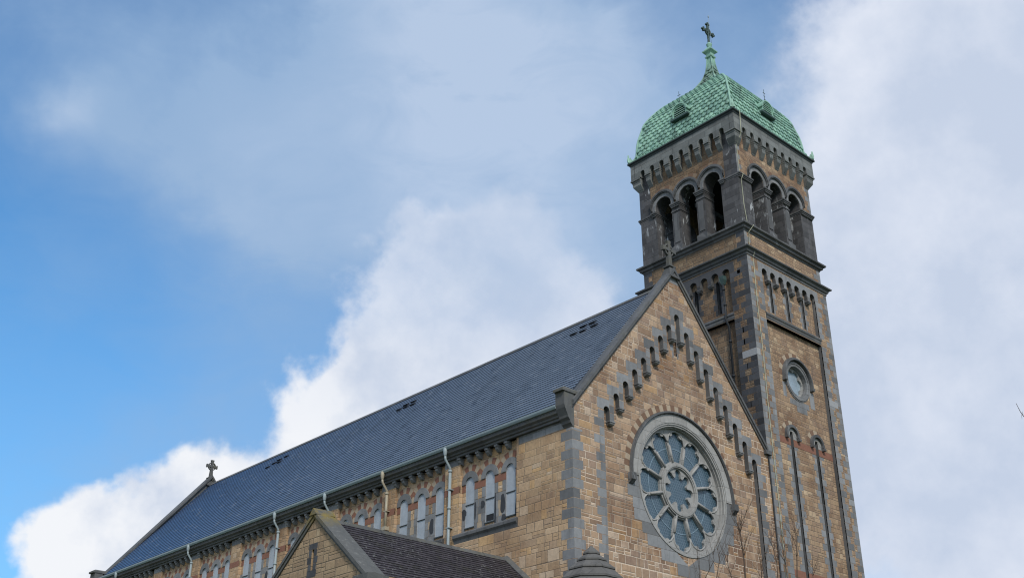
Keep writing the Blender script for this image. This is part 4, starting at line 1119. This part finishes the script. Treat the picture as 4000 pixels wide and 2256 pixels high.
# ---- parapet on corbels
PHf = 3.40
PF = tframes(PHf)
MC = [-2.60 + .65 * i for i in range(9)]; MR = .15
for fi, F in enumerate(PF):
    e = PHf if fi % 2 == 0 else PHf - .26
    poly = [(-e, 33.60)]
    for c in MC: poly += [(c - MR, 33.60)] + arc(c, 33.80, MR, PI, 0, 8) + [(c + MR, 33.60)]
    poly += [(e, 33.60), (e, 34.55), (-e, 34.55)]
    p = MB(); p.plate(F, poly, -.28, 0.0); p.build('parapet', 'parapet', church, 'grey parapet on a row of arches' if fi == 0 else None)
    # corbels
    def mach(lu, wd):
        c = MB(); n0 = -.30
        c.box(F, lu - wd, lu + wd, 33.52, 33.60, n0, .03); c.box(F, lu - wd + .015, lu + wd - .015, 33.42, 33.52, n0, -.03)
        c.prism([F(lu - wd + .03, 33.42, n0), F(lu - wd + .03, 33.42, -.05), F(lu - wd + .03, 33.20, -.06), F(lu - wd + .03, 32.86, -.27), F(lu - wd + .03, 32.86, n0)],
                [F(lu + wd - .03, 33.42, n0), F(lu + wd - .03, 33.42, -.05), F(lu + wd - .03, 33.20, -.06), F(lu + wd - .03, 32.86, -.27), F(lu + wd - .03, 32.86, n0)])
        return c
    pr = mach(MC[0] + .325, .17).build('parapet_corbel', 'parapet', church)
    for i in range(1, 8): copy_part(pr, tuple(F.u * (.65 * i)))
# corner corbels
for a, b in ((-1, -1), (1, -1), (1, 1), (-1, 1)):
    c = MB(); x0, x1 = TX + a * 2.80, TX + a * (PHf + .0); y0, y1 = TY + b * 2.80, TY + b * PHf
    def sq(h, z): # corner block footprint growing outwards
        xo, yo = TX + a * h, TY + b * h; return [(TX + a * 2.8, TY + b * 2.8, z), (xo, TY + b * 2.8, z), (xo, yo, z), (TX + a * 2.8, yo, z)]
    L = [sq(BH + .012, 32.86), sq(PHf - .06, 33.20), sq(PHf - .05, 33.42), sq(PHf - .03, 33.42), sq(PHf - .03, 33.52), sq(PHf + .03, 33.52), sq(PHf + .03, 33.598)]
    vs_ = [v for l in L for v in l]; n = len(L)
    fs_ = [(4 * i + j, 4 * i + (j + 1) % 4, 4 * i + 4 + (j + 1) % 4, 4 * i + 4 + j) for i in range(n - 1) for j in range(4)] + [(0, 3, 2, 1), tuple(range(4 * n - 4, 4 * n))]
    c.add(vs_, fs_); c.build('corner_corbel', 'parapet', church)
ev = MB(); ev.square(TX, TY, [(3.2, 34.50), (PHf + .02, 34.50), (PHf + .05, 34.58), (PHf + .12, 34.62), (PHf + .13, 34.68), (3.2, 34.68)], 0, True)
ev.build('dome_gutter', 'copper_edge', church)

# ---- copper dome
PR = [(3.46, 34.68), (3.42, 34.74), (3.30, 34.86), (3.18, 35.05), (3.13, 35.3), (3.11, 35.6), (3.05, 36.1), (2.92, 36.65), (2.78, 37.2), (2.50, 37.7), (2.20, 38.12), (1.88, 38.46), (1.55, 38.74), (1.24, 38.97), (.99, 39.2), (.78, 39.47), (.57, 39.8), (.38, 40.2), (.235, 40.7), (.165, 41.2), (.14, 41.55), (.135, 41.75)]
def cr_(p0, p1, p2, p3, t):
    return tuple(.5 * ((2 * b) + (-a + c) * t + (2 * a - 5 * b + 4 * c - d) * t * t + (-a + 3 * b - 3 * c + d) * t ** 3) for a, b, c, d in zip(p0, p1, p2, p3))
PS = []
for i in range(len(PR) - 1):
    a, b, c, d = PR[max(i - 1, 0)], PR[i], PR[i + 1], PR[min(i + 2, len(PR) - 1)]
    for k in range(5): PS.append(cr_(a, b, c, d, k / 5))
PS.append(PR[-1])
dm = MB()
for fi in range(4):
    F = Frame((TX, TY, 0), tuple(TF[fi].u), tuple(TF[fi].n))
    vs_ = []; fs_ = []; n = len(PS)
    for h, z in PS: vs_ += [F(-h, z, h), F(h, z, h)]
    dm.add(vs_, [(2 * i, 2 * i + 1, 2 * i + 3, 2 * i + 2) for i in range(n - 1)], 0, True)
dome = dm.build('dome', 'copper', church, 'four sided onion shaped green copper dome')
# cumulative arc length lookup
cum_ = [0.0]
for i in range(1, len(PS)): cum_.append(cum_[-1] + math.hypot(PS[i][0] - PS[i - 1][0], PS[i][1] - PS[i - 1][1]))
def at(s):
    s = max(0.0, min(cum_[-1] - 1e-4, s)); i = 0
    while cum_[i + 1] < s: i += 1
    f = (s - cum_[i]) / (cum_[i + 1] - cum_[i]); h = PS[i][0] * (1 - f) + PS[i + 1][0] * f; z = PS[i][1] * (1 - f) + PS[i + 1][1] * f
    dh, dz = PS[i + 1][0] - PS[i][0], PS[i + 1][1] - PS[i][1]; l = math.hypot(dh, dz)
    return h, z, dz / l, -dh / l       # normal (n, z)
tl = MB(); RH = .262; TW = .30
nr = int((cum_[-1] - .9) / RH)
shape = [(-.5, 1.0), (-.49, .45), (-.42, .10), (-.24, -.14), (0, -.22), (.24, -.14), (.42, .10), (.49, .45), (.5, 1.0)]
for fi in range(4):
    F = Frame((TX, TY, 0), tuple(TF[fi].u), tuple(TF[fi].n))
    for r in range(nr):
        s0 = .30 + r * RH; h, z, nn, nz = at(s0 + RH * .4)
        off = .5 if r % 2 else 0.0; k = int(h / TW) + 2
        for j in range(-k, k + 1):
            cu = (j + off) * TW
            if abs(cu) > h - TW * .30: continue
            if abs(cu) < .52 and 36.0 < z < 36.85: continue
            vs_ = []
            cen_raise = .065
            for (a, b) in shape:
                hh, zz_, n_, z_ = at(s0 + b * RH * 1.05); lim = hh - .02
                uu = max(-lim, min(lim, cu + a * TW * .95))
                rise = .012 + .062 * (1.0 - b) ** 1.0 * (1 if b < .9 else 0)
                vs_.append(F(uu, zz_ + z_ * rise, hh + n_ * rise))
            hh, zz_, n_, z_ = at(s0 + .30 * RH); uu = max(-hh, min(hh, cu))
            vs_.append(F(uu, zz_ + z_ * (cen_raise + .02), hh + n_ * (cen_raise + .02)))
            c_ = len(shape)
            fs_ = [(i, (i + 1) % c_, c_) for i in range(c_)]
            # thickness skirt at the lower edge
            sk = []
            for (a, b) in shape[1:8]:
                hh, zz_, n_, z_ = at(s0 + b * RH * 1.05); lim = hh - .02
                uu = max(-lim, min(lim, cu + a * TW * .95)); sk.append(F(uu, zz_ - z_ * .01, hh - n_ * .01))
            base = len(vs_); vs_ += sk
            fs_ += [(1 + i, 2 + i, base + i + 1, base + i) for i in range(6)]
            tl.add(vs_, fs_, 0, False)
tl.build('scale_tiles', 'copper_tiles', dome, 'overlapping copper scale tiles', recalc=False)
# hip rolls
hp = MB()
for a, b in ((-1, -1), (1, -1), (1, 1), (-1, 1)):
    pts = [(TX + a * (h + .01), TY + b * (h + .01), z + .02) for h, z in PS[6::2]]
    hp.tube(pts, [.06 if z < 40 else .035 for h, z in PS[6::2]], 8)
hp.build('hip_roll', 'copper', dome)
cr = MB()
cr.square(TX, TY, [(3.36, 34.681), (PHf + .09, 34.681), (PHf + .10, 34.74), (3.36, 34.86)], 0, True)
cr.build('eaves_trim', 'copper', dome)
# corner leaf ornaments
for a, b in ((-1, -1), (1, -1), (1, 1), (-1, 1)):
    c = MB(); F = Frame((TX + a * 3.42, TY + b * 3.42, 0), (a * .7071, b * .7071, 0), (-b * .7071, a * .7071, 0))
    c.plate(F, [(-.42, 34.74), (.10, 34.74), (.13, 34.95), (.09, 35.22), (.02, 35.05), (-.06, 35.10), (-.12, 34.93), (-.24, 34.95), (-.30, 34.84), (-.42, 34.82)], -.05, .05)
    c.plate(Frame(F.o, F.n, F.u), [(-.12, 34.74), (.12, 34.74), (.09, 34.98), (.03, 35.08), (0, 35.28), (-.03, 35.08), (-.09, 34.98)], .02, .10)
    c.build('corner_leaf', 'copper', dome)
# crest along the eaves: small scallops
sc = MB()
for fi in range(4):
    F = Frame((TX, TY, 0), tuple(TF[fi].u), tuple(TF[fi].n))
    for i in range(-6, 7):
        sc.ring(F, i * .5, 34.90, .07, .12, 0, 2 * PI, 3.33, 3.37, 10)
sc.build_split('eaves_scroll', 'copper', dome)
# dormer vents
for fi in range(4):
    F = Frame((TX, TY, 0), tuple(TF[fi].u), tuple(TF[fi].n)); d_ = MB(); n1 = 3.25; zb = 36.12; zs = 36.40; r = .46
    out = [(-r, zb), (r, zb)] + arc(0, zs, r, 0, PI, 14); inn = [(-r + .07, zb + .04), (r - .07, zb + .04)] + arc(0, zs, r - .07, 0, PI, 14)
    d_.plate(F, out, 2.1, n1, [inn]); d_.box(F, -r - .12, r + .12, zb - .10, zb, 2.6, n1 + .06, 1)
    d_.ring(F, 0, zs, r, r + .07, 0, PI, 2.2, n1 + .05, 16)
    dr = d_.build('dormer_vent', ['copper', 'copper_dark'], dome, 'round headed louvred vent in the dome')
    l_ = MB(); l_.plate(F, inn, n1 - .16, n1 - .11)
    l_.build('vent_backing', 'void', dome)
    l_ = MB()
    for i in range(5):
        z = zb + .07 + i * .125; hw = r - .075 if z < zs else math.sqrt(max(.0004, (r - .075) ** 2 - (z + .05 - zs) ** 2))
        l_.prism([F(-hw, z + .05, n1 - .105), F(-hw, z + .085, n1 - .105), F(-hw, z + .025, n1 - .02), F(-hw, z - .015, n1 - .02)], [F(hw, z + .05, n1 - .105), F(hw, z + .085, n1 - .105), F(hw, z + .025, n1 - .02), F(hw, z - .015, n1 - .02)])
    l_.build_split('louvre', 'copper', dome)
    f_ = MB(); zt = zs + r + .05
    f_.lathe(tuple(F(0, 0, n1 - .10)), [(.13, zt), (.10, zt + .06), (.04, zt + .14), (.05, zt + .18), (.015, zt + .22)], 8)
    f_.tube([F(0, zt + .2, n1 - .10), F(0, zt + .85, n1 - .10)], .014, 6); f_.tube([F(-.10, zt + .62, n1 - .10), F(.10, zt + .62, n1 - .10)], .014, 6); f_.tube([F(-.06, zt + .42, n1 - .10), F(.06, zt + .42, n1 - .10)], .012, 6)
    f_.build('vent_finial', 'copper_dark', dome)
# neck, caps and cross
nk = MB()
nk.square(TX, TY, [(.15, 41.68), (.21, 41.70), (.23, 41.77), (.16, 41.82), (.17, 41.98), (.21, 42.02), (.31, 42.10), (.32, 42.16), (.25, 42.22), (.14, 42.42), (.10, 42.46)], 0)
nk.lathe((TX, TY, 0), [(.11, 42.44), (.13, 42.5), (.15, 42.60), (.17, 42.64), (.17, 42.68), (.10, 42.72), (.085, 42.8)], 14)
nk.build('spire_cap', 'copper', dome, 'stepped square copper cap under the cross')
cx_ = MB(); F = Frame((TX, TY, 0), (1, 0, 0), (0, -1, 0)); cz = 43.58
cx_.tube([(TX, TY, 42.75), (TX, TY, 43.2)], [.085, .065], 8)
cx_.box(F, -.06, .06, 43.1, 44.12, -.06, .06); cx_.box(F, -.42, .42, cz - .06, cz + .06, -.058, .058)
cx_.ring(F, 0, cz, .20, .27, 0, 2 * PI, -.045, .045, 24)
for (u, z) in ((-.42, cz), (.42, cz), (0, 44.12)):
    for a in (0, 1, 2, 3):
        t = a * PI / 2; uu, zz_ = u + .085 * math.cos(t), z + .085 * math.sin(t)
        cx_.box(F, uu - .052, uu + .052, zz_ - .052, zz_ + .052, -.075 + .003 * a, .075 - .003 * a)
cx_.build('finial_cross', 'copper_dark', dome, 'verdigris ringed cross with trefoil ends', bevel=0.012)
rd = MB(); rd.tube([(TX + .10, TY - .10, 42.7), (TX + .05, TY - .09, 44.75)], .012, 6); rd.tube([(TX + .05, TY - .09, 44.62), (TX + .048, TY - .09, 44.76)], .03, 8)
rd.build('lightning_rod', 'whitepipe', dome)
# lightning cable down the front face
cbp = [(-3.0, 34.72, .42), (-2.98, 33.6, .35), (-2.96, 33.4, .32), (-3.0, 32.9, .02), (-2.96, 31.3, .0), (-2.92, 31.15, .18), (-2.9, 30.9, .02), (-2.88, 29.5, .01), (-2.8, 28.5, .03), (-2.7, 28.3, .30), (-2.78, 28.0, .05), (-2.82, 27.3, .02), (-2.78, 26.95, .30), (-2.74, 26.6, .10)]
pts = [tuple(BFm[0](u, z, n)) for u, z, n in cbp]
pts += [tuple(TF[0](u, z, .03)) for u, z in ((-2.80, 26.0), (-2.84, 24.5), (-2.82, 22), (-2.85, 20), (-2.86, 18), (-2.84, 15), (-2.87, 12), (-2.86, 3))]
c_ = MB(); c_.tube(pts, .018, 6); c_.build('lightning_cable', 'cable', church, 'thin pale cable running down the tower corner')
# lead pipe with hopper on the side face
F = TF[1]; hu = 3.23 - 1.42
p_ = MB(); p_.prism([F(hu - .07, 25.5, 0), F(hu + .07, 25.5, 0), F(hu + .16, 25.72, 0), F(hu + .16, 25.92, 0), F(hu - .16, 25.92, 0), F(hu - .16, 25.72, 0)], [F(hu - .06, 25.5, .12), F(hu + .06, 25.5, .12), F(hu + .13, 25.72, .18), F(hu + .13, 25.92, .20), F(hu - .13, 25.92, .20), F(hu - .13, 25.72, .18)], 1)
p_.tube([F(hu, 25.5, .08), F(hu, 24.0, .08), F(hu, 23.7, .14), F(hu, 23.4, -.08), F(hu, 15.0, -.08)], .055, 8, 0)
for z in (25.2, 24.4, 22.6, 20.9): p_.tube([F(hu, z, .08 if z > 24 else -.08), F(hu, z + .1, .08 if z > 24 else -.08)], .08, 8)
p_.build('downpipe', ['lead', 'copper_dark'], church, 'verdigris pipe and hopper in the corner of the tower')
# joint between gable and tower
p_ = MB(); p_.tube([(11.80, -.05, 17.2), (11.80, -.05, 3)], .035, 6); p_.build('downpipe', 'lead', church, 'thin black pipe between gable and tower')

# ================================================================ SIDE CHAPEL (lean gabled wing in front of the nave)
CX, CY, CZ, CS_ = -8.1, 3.36, 11.12, .80
chap = church
FC = Frame((CX, CY, 0), (0, -1, 0), (-1, 0, 0))
c = MB(); hw = 2.75
c.plate(FC, [(-hw, 0), (hw, 0), (hw, CZ - CS_ * hw), (0, CZ), (-hw, CZ - CS_ * hw)], -.6, 0.0, [[(-.06, 9.42), (.06, 9.42), (.06, 10.05), (-.06, 10.05)]])
c.abox(CX + .1, 0, CY - hw, CY - hw + .5, 0, CZ - CS_ * hw); c.abox(CX + .1, 0, CY + hw - .5, CY + hw, 0, CZ - CS_ * hw)
chw = c.build('chapel_wall', 'chapel_stone', church, 'brown stone gable of the low side wing')
q = MB()
q.box(FC, -.235, .235, 10.06, 10.24, -.05, .006); z = 9.40
q.box(FC, -.25, .25, 9.20, 9.41, -.05, .006)
for i in range(3):
    l = .16 + (.06 if i % 2 else 0); q.box(FC, -.06 - l, -.065, z + .22 * i, z + .22 * i + .205, -.05, .006); q.box(FC, .065, .06 + l, z + .22 * i, z + .22 * i + .205, -.05, .006)
q.build_split('slit_surround', 'dark_isl', church)
q = MB(); q.box(FC, -.1, .1, 9.3, 10.1, -.5, -.25); q.build_split('slit_window', 'void', church)
CR = 24; HC = .0
zb_ = 11.06 - .83 * (hw + .25); HCR = (11.06 - zb_) / CR
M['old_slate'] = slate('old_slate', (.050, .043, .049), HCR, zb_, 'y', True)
rf = MB()
for sgn in (-1, 1):
    for i in range(CR):
        z0 = zb_ + HCR * i; z1 = min(z0 + HCR * 1.03, 11.06); y0 = CY + sgn * (11.06 - z0) / .83; y1 = CY + sgn * (11.06 - z1) / .83
        n = (sgn * .014, .020)
        rf.add([(CX + .45, y0 + n[0], z0 + n[1]), (0, y0 + n[0], z0 + n[1]), (0, y1, z1), (CX + .45, y1, z1), (CX + .45, y0, z0), (0, y0, z0)], [(0, 1, 2, 3), (4, 5, 1, 0)])
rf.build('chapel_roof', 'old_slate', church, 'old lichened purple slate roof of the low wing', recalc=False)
r_ = MB(); r_.prism([(CX + .4, CY - .13, 10.98), (CX + .4, CY, 11.13), (CX + .4, CY + .13, 10.98)], [(0, CY - .13, 10.98), (0, CY, 11.13), (0, CY + .13, 10.98)]); r_.build('ridge_tile', 'mossy', church)
cp = MB()
for sgn in (-1, 1):
    L = hw + .28
    def sec(t):
        y = CY + sgn * t; z = CZ - CS_ * t
        return [(CX - .10, y, z), (CX - .10, y, z + .13), (CX + .20, y, z + .20), (CX + .58, y, z + .16), (CX + .58, y, z - .05)]
    for a, b in ((0, .8), (.806, 1.65), (1.656, 2.35), (2.356, L)): cp.prism(sec(a), sec(b))
    def sec2(t):
        y = CY + sgn * t; z = CZ - CS_ * t
        return [(CX - .05, y, z - .10), (CX - .06, y, z - .002), (CX + .1, y, z - .002), (CX + .1, y, z - .10)]
    cp.prism(sec2(0), sec2(L))
    y = CY + sgn * (hw + .0)
    ze = CZ - CS_ * L
    ya, yb = sorted((y - sgn * .30, y + sgn * .42)); cp.abox(CX - .14, CX + .62, ya, yb, ze - .06, ze + .12)
    ya, yb = sorted((y - sgn * .30, y + sgn * .22)); cp.abox(CX - .02, CX + .58, ya, yb, ze - .50, ze - .062)
cp.prism([(CX - .13, CY - .20, CZ - .0), (CX - .13, CY, CZ + .22), (CX - .13, CY + .20, CZ - .0)], [(CX + .60, CY - .22, CZ + .02), (CX + .60, CY, CZ + .24), (CX + .60, CY + .22, CZ + .02)])
m_, t_, b_ = mat_base('lichened_coping', 0.9)
gpos = t_.new('ShaderNodeNewGeometry').outputs['Position']; pz = t_.xyz(gpos)
n_ = t_.noise(gpos, 6.0, 6.0, 0.7)[0]; n2_ = t_.noise(gpos, 1.8, 5.0, 0.7)[0]
cc = t_.mix(n_, (.065, .066, .064), (.15, .15, .142))
yl = t_.m('MULTIPLY', t_.rng(pz[2], 10.55, 11.05), t_.rng(n2_, 0.40, 0.58))
cc = t_.mix(t_.m('MULTIPLY', yl, 0.85), cc, (.21, .155, .04))
cc = t_.mix(t_.rng(n_, 0.60, 0.70, 0.0, 0.6), cc, (.28, .28, .25))
t_.l.new(cc, b_.inputs['Base Color']); bump(t_, b_, n_, 0.5, 0.02); M['lichen'] = m_
cp.build_split('chapel_coping', 'lichen', church, 'coping of the low wing with yellow lichen at its peak')
fl = MB()
fl.prism([(-.22, CY - t * 1.0, 11.10 - .83 * t) for t in (0.0,)] + [(0.0, CY, 11.10), (0.0, CY, 11.22), (-.2, CY, 11.14)], [(-.22, CY - 3.2, 11.10 - .83 * 3.2), (0.0, CY - 3.2, 11.10 - .83 * 3.2), (0.0, CY - 3.2, 11.22 - .83 * 3.2), (-.2, CY - 3.2, 11.14 - .83 * 3.2)])
fl.build('flashing', 'mossy', church)

# ---- conical stone cap of the corner buttress
cap = MB(); TXc, TYc = -.04, -.80
cprof = [(1.2, 9.0), (1.2, 9.20), (1.34, 9.26), (1.32, 9.36)]
st_ = [(1.02, 9.62), (1.07, 9.62), (1.07, 9.67), (.76, 9.96), (.81, 9.96), (.81, 10.01), (.48, 10.26), (.53, 10.26), (.53, 10.31), (.25, 10.50), (.30, 10.50), (.30, 10.55), (.02, 10.80)]
cap.lathe((TXc, TYc, 0), cprof + st_, 8, 0, False, R(22.5))
cap.build('buttress_cap', 'capstone', church, 'stepped conical stone cap at the foot of the corner')
cap = MB(); cap.lathe((TXc, TYc, 0), [(1.1, 0.0), (1.1, 9.0)], 8, 0, False, R(22.5)); cap.build('buttress', 'gable_stone', church)

# ================================================================ BARE SAPLINGS
def sapling(path, rad, seed, label, tw=10):
    rnd = random.Random(seed); base = path[-1]
    root = thing('bare_sapling', (base[0], base[1], 0), label, 'tree', 'bare saplings in front of the gable')
    tr_ = MB(); pts = [(base[0] + rnd.uniform(-.1, .1), base[1], 0), (base[0], base[1], base[2] * .5)] + path[::-1]
    n = len(pts); tr_.tube(pts, [rad * (1.9 - 1.6 * i / (n - 1)) for i in range(n)], 6); tr_.build('trunk', 'bark', root)
    t_ = MB(); top = Vector(path[0]); H = top.z - base[2]
    def twig(p, d, l, r, lev):
        q_ = [p]; dd = d.copy()
        for i in range(4):
            dd = (dd + Vector((rnd.uniform(-.14, .14), rnd.uniform(-.14, .14), .10))).normalized(); q_.append(q_[-1] + dd * l / 4)
        t_.tube(q_, [r, r * .85, r * .7, r * .5, r * .3], 5)
        if lev > 0:
            for i in (1, 2, 3):
                if rnd.random() < .75: twig(q_[i], (dd + Vector((rnd.uniform(-.8, .8), rnd.uniform(-.8, .8), .2))).normalized(), l * .5, r * .55, lev - 1)
    # branches leave the trunk over its upper half
    P = [Vector(p) for p in pts]
    for i in range(tw):
        f = rnd.uniform(.55, .97) * (n - 1) if n > 3 else rnd.uniform(.4, .9) * (n - 1)
        k = min(int(f), n - 2); p = P[k].lerp(P[k + 1], f - k)
        a = rnd.uniform(0, 2 * PI); d = Vector((math.cos(a) * .55, math.sin(a) * .55, .95)).normalized()
        twig(p, d, rnd.uniform(.25, .60), rad * .42, 1)
    t_.build('crown', 'bark', root)
SAP = [([(-9.98, -14.0, 7.2), (-10.0, -14.0, 6.93), (-9.98, -14.0, 6.71), (-9.96, -14.0, 6.43), (-9.97, -14.0, 6.09), (-9.95, -14, 4.5)], .014, 'tallest bare sapling right of the rose window', 14),
 ([(-8.27, -14.0, 7.38), (-8.21, -14.0, 7.18), (-8.25, -14.0, 6.81), (-8.33, -14.0, 6.34), (-8.3, -14, 4.6)], .011, 'forked bare sapling before the left tower slit', 10),
 ([(-9.08, -14.0, 7.03), (-9.02, -14.0, 6.81), (-8.94, -14.0, 6.52), (-8.97, -14.0, 6.24), (-9.0, -14, 4.6)], .010, 'bare sapling before the joint of gable and tower', 12),
 ([(-8.62, -14.0, 6.94), (-8.68, -14.0, 6.71), (-8.66, -14.0, 6.29), (-8.66, -14, 4.6)], .010, 'thin bare sapling before the tower cable', 9),
 ([(-7.72, -14.0, 6.83), (-7.79, -14.0, 6.42), (-7.78, -14, 4.6)], .009, 'rightmost bare sapling, between the two tower slits', 9),
 ([(-10.75, -14.0, 6.58), (-10.68, -14.0, 6.31), (-10.81, -14.0, 5.96), (-10.8, -14, 4.4)], .009, 'low bare sapling under the right part of the rose', 8),
 ([(-10.9, -14.0, 6.49), (-10.84, -14.0, 6.27), (-10.79, -13.7, 5.96), (-10.8, -13.7, 4.4)], .008, 'slender bare sapling leaning right under the rose', 7),
 ([(-10.51, -14.0, 6.42), (-10.44, -14.0, 6.23), (-10.38, -14.0, 6.03), (-10.4, -14, 4.4)], .008, 'small bare sapling just left of the tallest one', 8),
 ([(-9.47, -14.0, 6.73), (-9.41, -14.0, 6.44), (-9.48, -14.0, 6.16), (-9.5, -14, 4.4)], .009, 'bare sapling just right of the tallest one', 9),
 ([(-11.31, -14.0, 6.27), (-11.28, -14.0, 6.04), (-11.28, -14.0, 5.89), (-11.3, -14, 4.4)], .007, 'leftmost bare sapling, below the bottom of the rose', 6)]
for i, (p, r, l, tw) in enumerate(SAP): sapling(p, r, 40 + i, l, tw)

# tree standing right of the frame, one bare branch reaching in
bt = thing('bare_tree', (20.2, -10, 0), 'bare tree beyond the right edge, only one twig tip showing', 'tree')
b_ = MB(); b_.tube([(20.2, -10, 0), (20.1, -10, 5), (20.3, -10.1, 10), (20.0, -10, 15), (20.1, -10, 19)], [.32, .26, .19, .11, .03], 10); b_.build('trunk', 'bark', bt)
b_ = MB(); b_.tube([(20.1, -10, 13), (18.2, -10, 14.6), (16.2, -10, 15.7), (14.17, -10, 16.34), (13.91, -10, 16.45), (13.75, -10, 16.55), (13.53, -10, 16.82)], [.09, .06, .035, .018, .014, .012, .008], 6)
b_.tube([(13.86, -10, 16.48), (13.78, -10, 16.38), (13.77, -10, 16.26)], [.008, .006, .004], 5)
b_.tube([(13.91, -10, 16.45), (13.95, -10, 16.52), (13.94, -10, 16.6)], [.008, .006, .004], 5)
rnd = random.Random(3)
for i in range(26):
    z = rnd.uniform(6, 18.5); a = rnd.uniform(-1.3, 1.3); l = rnd.uniform(1.5, 3.5) * (1.1 - z / 26)
    p = Vector((20.15, -10, z)); d = Vector((math.cos(a), math.sin(a), .5)).normalized(); q_ = [p]
    for k in range(5): d = (d + Vector((rnd.uniform(-.15, .15), rnd.uniform(-.15, .15), .08))).normalized(); q_.append(q_[-1] + d * l / 5)
    b_.tube(q_, [.06, .045, .03, .02, .012, .006], 5)
b_.build('crown', 'bark', bt)
